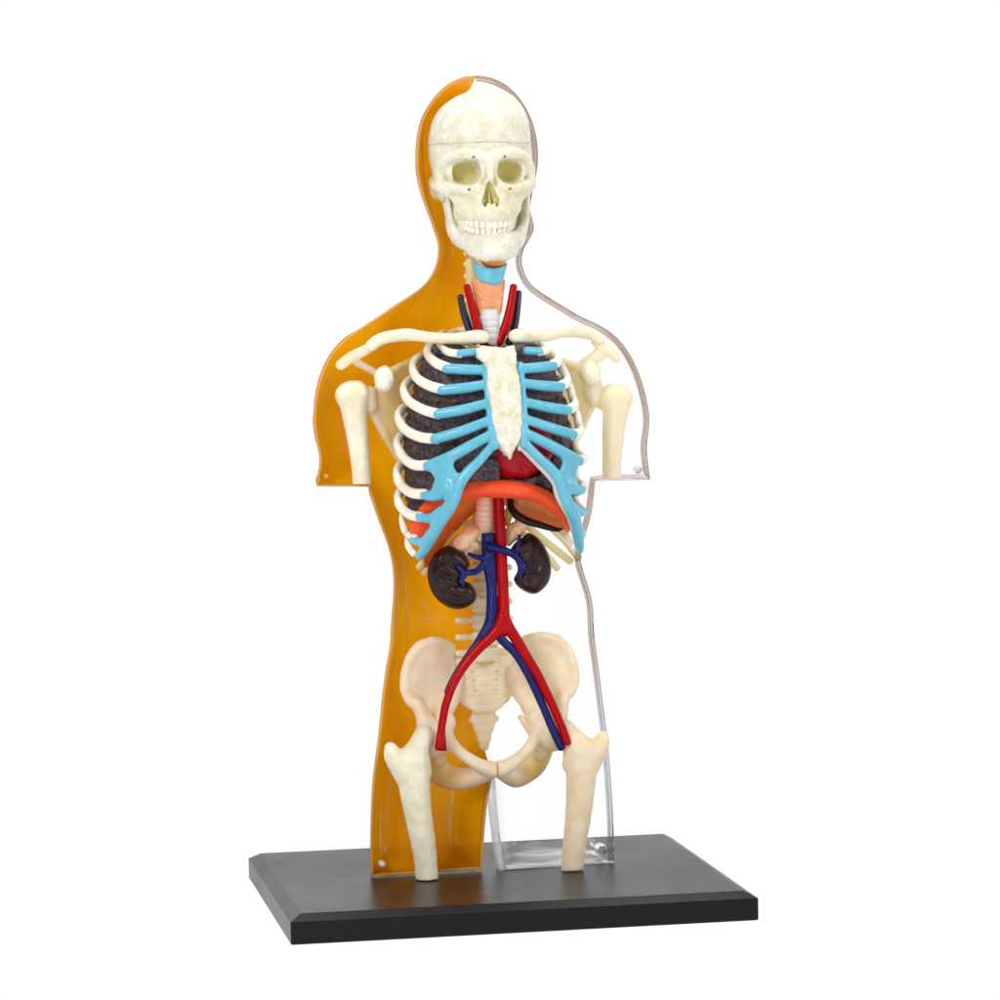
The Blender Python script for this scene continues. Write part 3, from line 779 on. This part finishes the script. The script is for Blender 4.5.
# ------------------------------------------------------------------ throat
f = Field(P(468, 322, -70)+np.array([-4, 0, -4]), P(514, 258, -30)+np.array([4, 6, 4]), .8)
pl = PP([(474,281),(478,300),(479,315),(484,318),(492,316),(499,319),(503,310),(507,280),(500,276),(480,276)], -50)
f.put(f.prism([(p[0], p[2]) for p in pl], lambda x, z: -46+.022*x*x, 7, 5))
a = P(491, 284, -53)
for k, (r, am) in enumerate(((10, .8), (15, .7), (20, .6))):
    g = np.abs(np.sqrt((f.X-a[0])**2+((f.Z-a[2]-3)*.9)**2)-r); f.D = f.D+(am*np.exp(-(g/1.0)**2)).astype(np.float32)
larynx = f.build('larynx', MT['larynx'], root)
f = Field(P(468, 292, -72)+np.array([-4, 0, -4]), P(514, 258, -30)+np.array([4, 6, 4]), .8)
pl = PP([(474.5,262),(483,266),(492,268),(500,267),(509,263),(505,276),(503,283),(493,285),(480,281)], -54)
f.put(f.prism([(p[0], p[2]) for p in pl], lambda x, z: -50+.022*x*x, 6, 2.2))
f.build('thyroid_cartilage', MT['blue'], larynx)
f = Field(P(474, 272, -70)+np.array([-4, 0, -4]), P(512, 256, -30)+np.array([4, 6, 4]), .8)
f.put(f.ell(P(494, 262, -46), (13, 10, 6)))
f.build('epiglottis', MT['orange'], larynx)
f = Field(P(476, 352, -66)+np.array([-4, 0, 0]), P(508, 310, -36)+np.array([4, 6, 2]), .7)
f.chain(PP([(490,316),(491,330),(491,346)], -50), [10, 9, 8], 0, n=2)
g = ((f.Z/6.4) % 1.0)-.5
f.D = f.D+(.6*np.exp(-(g*6.4/.8)**2)).astype(np.float32)
f.build('trachea', MT['trachea'], root)

# ------------------------------------------------------------------ clavicles, scapulae, humeri
CLV = [((371,345.5,-14),5.6),((380,339.5,-17),6.2),((394,336,-22),6.6),((412,335,-32),6.2),((436,338,-46),5.6),((460,338.5,-58),6.2),((478,336.5,-70),7.0),((484,337,-72),6.4)]
for side in (0, 1):
    q = [P(*p) for p, r in CLV]; q = mir(q) if side else q
    f = Field(np.array(q).min(0)-10, np.array(q).max(0)+10, 1.0)
    f.chain(q, [r for p, r in CLV], 0, n=3).noise(.7, .16, 31+side)
    f.build('clavicle', MT['smooth_bone'], root)

def scapula(side):
    f = Field((38, -60, zpx(478)), (158, 34, zpx(340)), 1.15)
    def Q(px, py, y): p = P(px, py, y); p[0] = -p[0]; return p
    pl = [(369,392),(380,380),(394,370),(408,361),(420,352),(426,358),(440,400),(436,450),(420,476),(406,472),(397,456),(386,437),(376,421),(368,410),(364,402)]
    q = [Q(a, b, 0) for a, b in pl]
    yc = lambda x, z: 10-.28*(x-70)
    f.put(f.prism([(p[0], p[2]) for p in q], yc, 2.4, 2))
    f.chain([Q(369,408,-2), Q(384,434,2), Q(398,458,5), Q(408,472,8)], [4.5, 4.4, 4, 3.5], 2, n=3)      # lateral border
    f.chain([Q(392,371,-2), Q(408,362,2), Q(421,354,4)], [3.4, 3.2, 3], 2)                         # upper border
    f.chain([Q(368,394,-5), Q(370,406,-4)], [8.5, 8], 3)                                           # glenoid
    f.chain([Q(341,365,-8), Q(352,357,-9), Q(365,350,-11), Q(371,347,-13)], [5.5, 5.8, 5.4, 4.6], 2, n=3)    # acromion
    f.chain([Q(356,362,-4), Q(376,373,4), Q(400,384,8), Q(424,386,12)], [4, 4, 3, 2.5], 2, n=2)     # spine of the blade
    if side:
        f.chain([Q(362,360,-8), Q(378,368,-8), Q(396,380,2), Q(414,390,8)], [7, 7.5, 6, 4], 4, n=2); f.put(f.ell(Q(374, 392, -8), (12, 10, 19)), 5)
    f.chain([Q(388,374,-10), Q(400,366,-2)], [5, 3.5], 2)
    f.noise(.5, .25, 33)
    V, Qd = f.mesh()
    if side: V[:, 0] = np.where(V[:, 0] > 104, 104+(V[:, 0]-104)*.78, V[:, 0])
    g = Field((60, -50, zpx(402)), (130, -8, zpx(355)), .9)
    g.put(g.ell(Q(384, 379, -22), (10, 10, 13.5), rot=.1)); g.chain([Q(384,380,-22), Q(383,380,-4)], [8, 6], 3); g.noise(1.0, .5, 35)
    V2, Q2 = g.mesh()
    if side == 0: V[:, 0] *= -1; Qd = Qd[:, ::-1]; V2[:, 0] *= -1; Q2 = Q2[:, ::-1]
    zz = np.abs(V[:, 0]); bl = np.clip((116-zz)/14, 0, 1)
    o = link('scapula', V, Qd, MT['amber_bone'], root, attr=bl*(.8 if side == 0 else .35))
    link('coracoid_process', V2, Q2, MT['bone' if side == 0 else 'smooth_bone'], o, attr=[0.0]*len(V2))
scapula(0); scapula(1)

def limb(name, mat, prims, side, ns, groove=None, h=1.1):
    pts = []
    for pr in prims:
        for p in pr[0]: pts.append(P(*p))
    A = np.array(pts); 
    if side: A[:, 0] *= -1
    f = Field(A.min(0)-24, A.max(0)+24, h)
    for pl, rad in prims:
        q = [P(*p) for p in pl]; q = mir(q) if side else q
        if side and name == 'humerus': q = [p-np.array([0, 0, 11]) for p in q]
        f.chain(q, rad, 5, n=3)
    if groove:
        q = [P(*p) for p in groove]; q = mir(q) if side else q; g = None
        for a, b in zip(q[:-1], q[1:]):
            c_ = f.cap(a, b, .2); g = c_ if g is None else np.minimum(g, c_)
        f.D = f.D+(2.2*np.exp(-(g/3.2)**2)).astype(np.float32)
    # flat sawn end
    return f
HUM = [([(352,396,-8),(354,412,-8),(358,440,-9),(361,470,-10),(362,490,-10)], [15.5, 13, 11, 9.6, 9.4]), ([(346,395,-8),(358,392,-8)], [11, 11]), ([(361,394,-4),(364,398,0)], [8, 8])]
for side in (0, 1):
    f = limb('humerus', None, HUM, side, 41, [(352,390,-25),(353,410,-22),(357,440,-20),(359,465,-19)])
    if side: f.Z = f.Z+0
    zc = P(361, 484, -10)[2]-(3 if side else 0); f.keep(zc-f.Z, 2)
    f.noise(.5, .2, 41+side)
    f.build('humerus', MT['smooth_bone'] if side == 0 else MT['amber_bone'], root)

FEM = [([(413,762,-30),(415,790,-32),(420,825,-33),(425,855,-33),(428,885,-33)], [17, 15.5, 13.5, 12, 11.6]),
       ([(390.5,748,-30),(394,757,-30),(405,772,-30)], [6.2, 10, 13]),
       ([(407,764,-30),(417,749,-26),(425,737,-18)], [12, 11.5, 12.5]),
       ([(420,756,-28),(423,772,-28)], [9, 9])]
for side in (0, 1):
    f = limb('femur', None, FEM, side, 51)
    f.keep(-f.Z+.6, 1.5)
    f.noise(.8, .14, 51+side).noise(.3, .4, 53)
    if side == 0: f.build('femur', MT['bone'], root, wash=lambda V: np.full(len(V), .22))
    else: f.build('femur', MT['pelvis'], root, wash=lambda V: np.zeros(len(V)))

# ------------------------------------------------------------------ pelvis
def Qm(px, py, y): p = P(px, py, y); p[0] = -p[0]; return p
f = Field((0, -48, P(490, 800, 0)[2]), (112, 44, P(490, 628, 0)[2]), 1.15, mirror=True)
wing = [(453,647),(443,641),(431,639.5),(418,645),(408,658),(402.5,674),(403,690),(409,702),(415,706),(418,722),(426,738),(442,736),(450,715),(455,695),(456,670)]
wy = lambda x, z: 16-.42*(np.maximum(x, 30)-34)+.0045*(np.maximum(x, 34)-62)**2
def QW(a, b):
    y = 0.0
    for _ in range(12):
        p = Qm(a, b, y); y = .5*y+.5*float(wy(np.array([p[0]]), 0)[0])
    return Qm(a, b, y)
f.put(f.prism([(p[0], p[2]) for p in (QW(a, b) for a, b in wing)], wy, 2.8, 2.4))
cr = [(453,648),(443,642),(431,640.5),(418,646),(409,658),(404,674),(404,689),(409,701),(416,706)]
f.chain([QW(a, b) for a, b in cr], [3.4]*len(cr), 7, n=2)
f.chain([Qm(419,704,-10), Qm(425,720,-12), Qm(434,738,-12)], [5, 9, 15], 9, n=2)
f.put(f.ell(Qm(430, 740, -6), (18, 17, 19)), 7)
f.chain([Qm(457,675,22), Qm(451,698,12), Qm(442.5,716,2), Qm(444.5,734,-8), Qm(454.5,747.5,-14), Qm(466,757,-18), Qm(480,765.5,-22), Qm(493,770,-24)], [9, 9.5, 9, 8.5, 6.6, 6, 7, 8], 4, n=3)
f.chain([Qm(446,722,-4), Qm(434,736,-4)], [10, 12], 5)
f.chain([Qm(432,752,14), Qm(436,768,24), Qm(446,776,24), Qm(461,779,12), Qm(477,776,-6), Qm(491,770,-20)], [13, 13.5, 13, 12, 10, 9], 3, n=3)
f.chain([Qm(440,738,10), Qm(444,728,18), Qm(449,721,22)], [8, 6, 3], 3)
f.chain([Qm(441,742,-4), Qm(440,760,2)], [7, 7], 3)
f.cut(np.abs(f.X)-1.0+0*f.Y+np.where(f.Y > 10, 50, 0), 1)
f.noise(.6, .12, 61)
def pw(V):
    ax = np.abs(V[:, 0]); return np.clip((V[:, 1]+10)/14, 0, 1)*np.clip((P(490, 744, 0)[2]-V[:, 2])/16, 0, 1)*np.clip((ax-30)/20, 0, 1)*.8
pelvis = f.build('pelvis', MT['pelvis'], root, wash=pw)

# sacrum and coccyx
f = Field((0, -4, P(490, 768, 24)[2]), (46, 52, P(490, 636, 24)[2]), 1.0, mirror=True)
def hw(l, y=22): return [(max(0, P(a, b, y)[0]), P(a, b, y)[2]) for a, b in l]
right = [(526,653),(530,668),(523,684),(512,697),(503,706),(494,712)]
pts = hw(right); pts = pts+[(-x, z) for x, z in pts[::-1]]
f.put(f.prism(pts, lambda x, z: 22+.006*x*x, 8, 5))
right = [(494,709),(499,718),(495,724),(491.5,735),(488.5,746),(487,750)]
pts = hw(right, 28); pts = pts+[(-x-1, z) for x, z in pts[::-1]]
f.put(f.prism(pts, 28, 4.5, 3), 2)
for py in (651, 658, 666, 675, 685, 694, 703, 714, 724, 734, 744):
    g = np.abs(f.Z-P(487, py, 22)[2]+.006*f.X**2); f.D = f.D+(.8*np.exp(-(g/1.5)**2)).astype(np.float32)
for py in (662, 671, 680, 690):
    z = P(487, py, 22)[2]
    f.cut(f.ell((14-.12*(py-662), 13, z), (2.6, 4.5, 2)), 2)
f.noise(.8, .25, 63)
f.build('sacrum', MT['amber_bone'], root)

# ------------------------------------------------------------------ spine
spine = empty('spine')
def vert_mesh(w, hgt, tp):
    f = Field((0, -22, -hgt), (tp+8, 40, hgt), .9, mirror=True)
    r = np.sqrt((f.X/w)**2+((f.Y)/(w*.8))**2)
    waist = 1-.10*np.cos(f.Z/hgt*PI*1.6)
    f.put(smax((r-waist)*w*.8, np.abs(f.Z)-hgt*.44, 2.5))
    f.chain([(w*.5, 10, 0), (tp*.55, 12, .5), (tp, 9, 1)], [4.2, 3.2, 3.6], 3)
    f.chain([(0, 12, 0), (0, 22, -2)], [4, 3.5], 3)
    f.noise(.5, .3, 71)
    return f.mesh()
def add_verts(pys, w, hgt, tp, y, mat):
    V, Q = vert_mesh(w, hgt, tp); first = None
    for k, py in enumerate(pys):
        z = P(485, py, y)[2]
        if first is None:
            first = link('vertebra', V, Q, mat, spine); o = first
        else:
            o = first.copy(); col.objects.link(o); o.parent = spine
        o.location = Vector((TR @ np.array([0, y, z]))*S)
add_verts([654, 638, 621, 604, 587, 570], 15, 15.5, 28, 8, MT['amber_bone'])
add_verts([554, 539, 524, 509, 494, 479, 464, 449, 434, 419, 404, 390, 376, 362], 12.5, 14, 17, 18, MT['amber_bone'])
add_verts([349, 337, 325, 313, 301, 289, 277, 265, 254], 9, 11.5, 11, 8, MT['smooth_bone'])
for o in (spine,): pass
# cervical column stands further forward: ligament strip
tube('disc', [P(471, 262, -22), P(472, 290, -22), P(474, 325, -24)], [6, 6, 6], MT['amber_bone'], spine, n=3)
tube('disc', [np.array([0, 12, P(485, py, 10)[2]]) for py in (655, 620, 580, 540)], [12.5, 13, 12.5, 11], MT['amber_bone'], spine, n=3, up=(0, 1, 0))
tube('disc', [np.array([0, 15, P(485, py, 15)[2]]) for py in (540, 480, 420, 360)], [11, 10.5, 10, 9], MT['amber_bone'], spine, n=3, up=(0, 1, 0))

# ------------------------------------------------------------------ skull
Ys = -8.0
Zs = P(480, 173, Ys-40)[2]
skull = empty('skull')
def skull_field(lo, hi, h=1.0):
    f = Field(lo, hi, h, mirror=True); return f
SH = Matrix.Identity(3)
HT = math.radians(-5.0)
def skT(V):
    c, s_ = math.cos(HT), math.sin(HT)
    return V @ np.array([[c, s_, 0], [-s_, c, 0], [0, 0, 1]])+np.array([-.8, Ys, Zs])
def add_skull_mesh(f, name, mat, parent, wash=None):
    V, Q = f.mesh(); att = wash(V) if wash else [0.0]*len(V)
    if name == 'skull_cap':
        e_ = np.clip((-V[:, 0]-3)/13, 0, 1); V = V-np.stack([0*e_, 0*e_, .8+6.5*e_*e_*(3-2*e_)*np.clip((V[:, 2]-38)/44, 0, 1)], 1)
    if name == 'jaw': tp = np.clip((-40-V[:, 2])/45, 0, 1); V = V*np.stack([.865-.03*tp, 1+0*tp, 1+0*tp], 1)+np.array([4.0, 0, 0])
    V = skT(V); return link(name, V, Q, mat, parent, attr=att)
def cranium(f):
    f.put(f.ell((0, 4, 30), (52.5, 60, 60), e=2.25))
    f.put(f.ell((0, -8, 44), (46, 50, 46)), 8)
CUTZ = 30.0
# skull cap
f = skull_field((0, -64, CUTZ-3), (58, 68, 94), 1.2)
cranium(f); f.keep((CUTZ+.35)-f.Z-.012*f.Y, .3); f.noise(.6, .10, 81).noise(.2, .4, 82)
add_skull_mesh(f, 'skull_cap', MT['skull'], skull)
# face and lower cranium
f = skull_field((0, -80, -62), (60, 68, CUTZ+2), .85)
cranium(f)
f.put(f.ell((0, 30, -5), (38, 34, 30)), 8)
f.cut(f.ell((62, -34, 4), (15, 20, 20)), 6)
f.put(f.ell((38, -8, -6), (11, 24, 24)), 6)                                   # temple hollow
f.put(f.ell((0, -38, 2), (42, 22, 22)), 6)                                     # orbital block
f.chain([(0, -57, 14), (14, -58, 18), (30, -54, 18.5), (42.5, -42, 12), (45.5, -34, 1)], [5.5, 6, 5.6, 5.2, 4.6], 5, n=3)   # brow
f.chain([(0, -58, 14), (0, -62, 4), (0, -67, -6)], [6, 4.6, 3.4], 4, n=2)      # nasal bones
f.chain([(8, -56, 6), (11, -58, -10), (13, -60, -24)], [4, 4, 4], 4, n=2)      # frontal process
f.put(f.ell((0, -44, -32), (31, 24, 23)), 6)                                   # maxilla
f.chain([(14, -58, -16), (26, -54, -16), (38, -46, -15), (46, -34, -12)], [5.5, 6.5, 7, 6], 4, n=3)  # cheekbone
f.chain([(46, -34, -11), (47, -34, 4)], [5, 4.6], 3)
f.chain([(44, -36, -13), (48, -18, -13), (48.5, 2, -10), (46, 16, -6)], [6, 4.8, 4.2, 4.6], 3, n=3)  # arch
arch = [(24*math.sin(a), -41-25*math.cos(a), -43+3.5*(a/1.6)**2) for a in np.linspace(0, 1.75, 9)]
f.chain(arch, [6.5]*9, 4, sc=(1, 1, .8))
f.chain([(38, -40, -20), (28, -48, -34)], [7, 7], 5)
f.put(f.ell((44, 14, -14), (7, 11, 12)), 4)                                    # mastoid
# hollows
f.cut(f.ell((22.3, -60, 0.5), (14.2, 30, 11.8), rot=-.16, e=2.6), 2.5)
npoly = [(-1.2,-9.5),(1.2,-9.5),(3.6,-15),(6.2,-22),(9.0,-28),(8.8,-33),(5,-36),(0,-34),(-5,-36),(-8.8,-33),(-9,-28),(-6.2,-22),(-3.6,-15)]
f.cut(f.prism(npoly, -72, 20, .6), .9)
f.cut(f.ell((24, -70, -30), (9, 11, 9)), 4)
f.cut(f.ell((38, -60, -31), (8, 12, 10)), 5)                                     # canine fossa
f.cut(f.ell((40, -34, -36), (7, 15, 15)), 4)
f.put(f.ell((27, -18, -42), (8, 9, 26)), 4)
f.put(f.ell((23, -34, -50), (7, 12, 12)), 3)                                   # behind the maxilla
f.put(f.cap((0, -54, -18), (0, -60, -35), .9, 1.5), 1.0)                        # septum
f.put(f.ell((6.4, -54, -29), (2.6, 4, 4)), 1)
f.put(f.ell((0, -66, -35), (3.5, 5, 2.5)), 2)
for k in range(7):                                                             # root ridges above the teeth
    a = .13+k*.26; x, y = 26*math.sin(a), -42-27*math.cos(a)
    f.put(f.cap((x*.92, y+2.5, -33+.1*k*k), (x*1.01, y+.6, -47+.13*k*k), 1.6, 2.7), 1.3)
f.cut(f.ell((16, -62, 15.5), (1.4, 6, 1.2)), .6)
f.cut(f.ell((21, -62, -17), (1.8, 5, 1.5)), .6)
f.keep(f.Z-(CUTZ-.35)+.012*f.Y, .3)
f.keep(-50-f.Z, 1.5) if False else None
f.noise(.45, .22, 83).noise(.25, .5, 84)
def sk_wash(V):  # olive shade painted into eye sockets, nose and jaw gaps
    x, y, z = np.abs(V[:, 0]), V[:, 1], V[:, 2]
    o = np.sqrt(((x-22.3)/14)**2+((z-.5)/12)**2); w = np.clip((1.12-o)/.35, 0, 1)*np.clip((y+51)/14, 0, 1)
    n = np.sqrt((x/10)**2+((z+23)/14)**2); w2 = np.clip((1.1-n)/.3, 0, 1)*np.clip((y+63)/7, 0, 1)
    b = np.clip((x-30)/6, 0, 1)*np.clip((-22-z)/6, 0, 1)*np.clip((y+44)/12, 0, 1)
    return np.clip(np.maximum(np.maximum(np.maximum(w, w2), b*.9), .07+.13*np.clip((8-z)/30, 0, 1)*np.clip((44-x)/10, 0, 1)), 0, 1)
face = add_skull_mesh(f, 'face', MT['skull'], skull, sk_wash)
# mandible
f = skull_field((0, -78, -100), (58, 20, -8), .85)
f.chain([(0, -62, -73), (12, -60, -73), (24, -50, -71), (34, -32, -67), (40, -14, -61), (42, -4, -52)], [9, 9, 8, 7, 6.5, 6], 4, n=3, sc=(1, 1, .68))
f.put(f.ell((0, -64, -81), (17, 9, 8.5)), 4)
f.chain([(12, -62, -85), (26, -50, -80)], [5, 4.5], 4)
f.chain([(41, -8, -58), (44, -8, -40), (47, -4, -22), (47, 4, -12)], [6.5, 6, 5.6, 5], 4, n=3, sc=(1.1, .55, 1))
f.chain([(39, -26, -62), (45, -25, -48), (47, -24, -34), (47.5, -22, -22)], [6, 4, 3.4, 3.2], 4, n=2)
for k in range(6):
    a = .12+k*.26; x, y = 22*math.sin(a), -39-25*math.cos(a)
    f.put(f.cap((x, y+.5, -63.5+.15*k*k), (x, y, -73), 2.6, 1.8), 2.5)
f.noise(.4, .2, 85)
jaw = add_skull_mesh(f, 'jaw', MT['skull'], skull, lambda V: np.clip((V[:, 1]+30)/20, 0, 1)*np.clip((40-np.abs(V[:, 0]))/8, 0, 1))  # olive shade painted on the inner side of the jaw
# teeth
def tooth(parent, a, rx, ry, cy, z, w, h):
    n, m = 12, 9; V = []; Fc = []
    c = np.array([rx*math.sin(a), cy-ry*math.cos(a), z])
    t = np.array([rx*math.cos(a), ry*math.sin(a), 0]); t /= np.linalg.norm(t); nn = np.array([-t[1], t[0], 0])
    pw_ = lambda v, e: math.copysign(abs(v)**e, v)
    for i in range(m+1):
        ph = -PI/2+PI*i/m
        for k in range(n):
            th = 2*PI*k/n; e = .55
            x = pw_(math.cos(ph), e)*pw_(math.cos(th), e)*w/2; y = pw_(math.cos(ph), e)*pw_(math.sin(th), e)*2.6; zz = pw_(math.sin(ph), e)*h/2
            V.append(c+t*x+nn*y+np.array([0, 0, zz]))
    for i in range(m):
        for k in range(n): Fc.append((i*n+k, i*n+(k+1) % n, (i+1)*n+(k+1) % n, (i+1)*n+k))
    V = skT(np.array(V))
    link('tooth', V, Fc, MT['tooth'], parent)
for k in range(-6, 7):
    if k == 0: continue
    a = (abs(k)-.5)*.235+(0 if abs(k) < 2 else .01); a = math.copysign(a, k)
    wz = 6.6 if abs(k) == 1 else 5.6
    tooth(skull, a, 25, 26.5, -41, -53.0+(.8 if abs(k) == 2 else 0)+.15*k*k+random.uniform(-.3, .3), wz, 8.8)
    tooth(skull, a, 23, 24.5, -41, -60.2+.15*k*k+random.uniform(-.3, .3), 4.9, 6.8)

# ------------------------------------------------------------------ backdrop: white sweep, glow added to keep it pure white and shadowless
def backdrop():
    prof = [(-9000, -PH-.6)]+[(2500, -PH-.6)]
    R_ = 1500
    for k in range(1, 17):
        a = PI/2*k/16; prof.append((2500+R_*math.sin(a), -PH-.6+R_*(1-math.cos(a))))
    prof.append((4000, 9000))
    V = []; Fc = []
    for y, z in prof:
        for x in (-12000, 12000): V.append((x, y, z))
    for i in range(len(prof)-1): Fc.append((2*i, 2*i+1, 2*i+3, 2*i+2))
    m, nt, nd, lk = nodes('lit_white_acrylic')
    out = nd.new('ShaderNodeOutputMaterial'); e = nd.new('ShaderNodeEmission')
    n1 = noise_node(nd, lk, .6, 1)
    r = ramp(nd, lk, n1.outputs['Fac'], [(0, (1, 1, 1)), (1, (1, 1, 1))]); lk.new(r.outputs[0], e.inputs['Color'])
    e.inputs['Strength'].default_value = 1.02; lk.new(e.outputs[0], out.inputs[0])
    o = link('backdrop', V, Fc, m, None, smooth=True, world=True); o['kind'] = 'structure'
    o['label'] = 'plain pure white studio sweep under and behind the model'
backdrop()

# ------------------------------------------------------------------ light
w = bpy.data.worlds.new('World'); scene.world = w; w.use_nodes = True
bg = w.node_tree.nodes['Background']; bg.inputs[0].default_value = (1, 1, 1, 1); bg.inputs[1].default_value = .32
def area(name, loc, target, size, energy, color=(1, 1, 1), sy=None):
    l = bpy.data.lights.new(name, 'AREA'); l.shape = 'RECTANGLE'; l.size = size; l.size_y = sy or size; l.energy = energy; l.color = color
    o = bpy.data.objects.new(name, l); col.objects.link(o); o.location = loc
    d = Vector(target)-Vector(loc); o.rotation_euler = d.to_track_quat('-Z', 'Y').to_euler(); return o
area('softbox', (-.65, -.75, .75), (0, 0, .15), .34, 7.2, (1, .985, .96), .45)  # unseen key light, added for contrast and modelling
area('softbox', (.75, -.6, .5), (0, 0, .15), .35, 3.5, (1, .99, .98), .5)  # unseen second light, added from the front right
area('softbox', (0.1, .05, 1.0), (0, 0, .1), .5, 5.0)  # unseen top light, added and raised to brighten the foot floor
area('softbox', (-.35, -1.15, .0), (0, 0, .12), .5, 3.2)  # unseen front fill, added to lift the vertebrae and diaphragm underside
scene.view_settings.view_transform = 'Standard'; scene.view_settings.look = 'None'; scene.view_settings.exposure = 0
scene.render.engine = 'CYCLES'
cy = scene.cycles; cy.max_bounces = 10; cy.transparent_max_bounces = 16; cy.diffuse_bounces = 4; cy.caustics_reflective = False; cy.caustics_refractive = False
cy.use_denoising = True
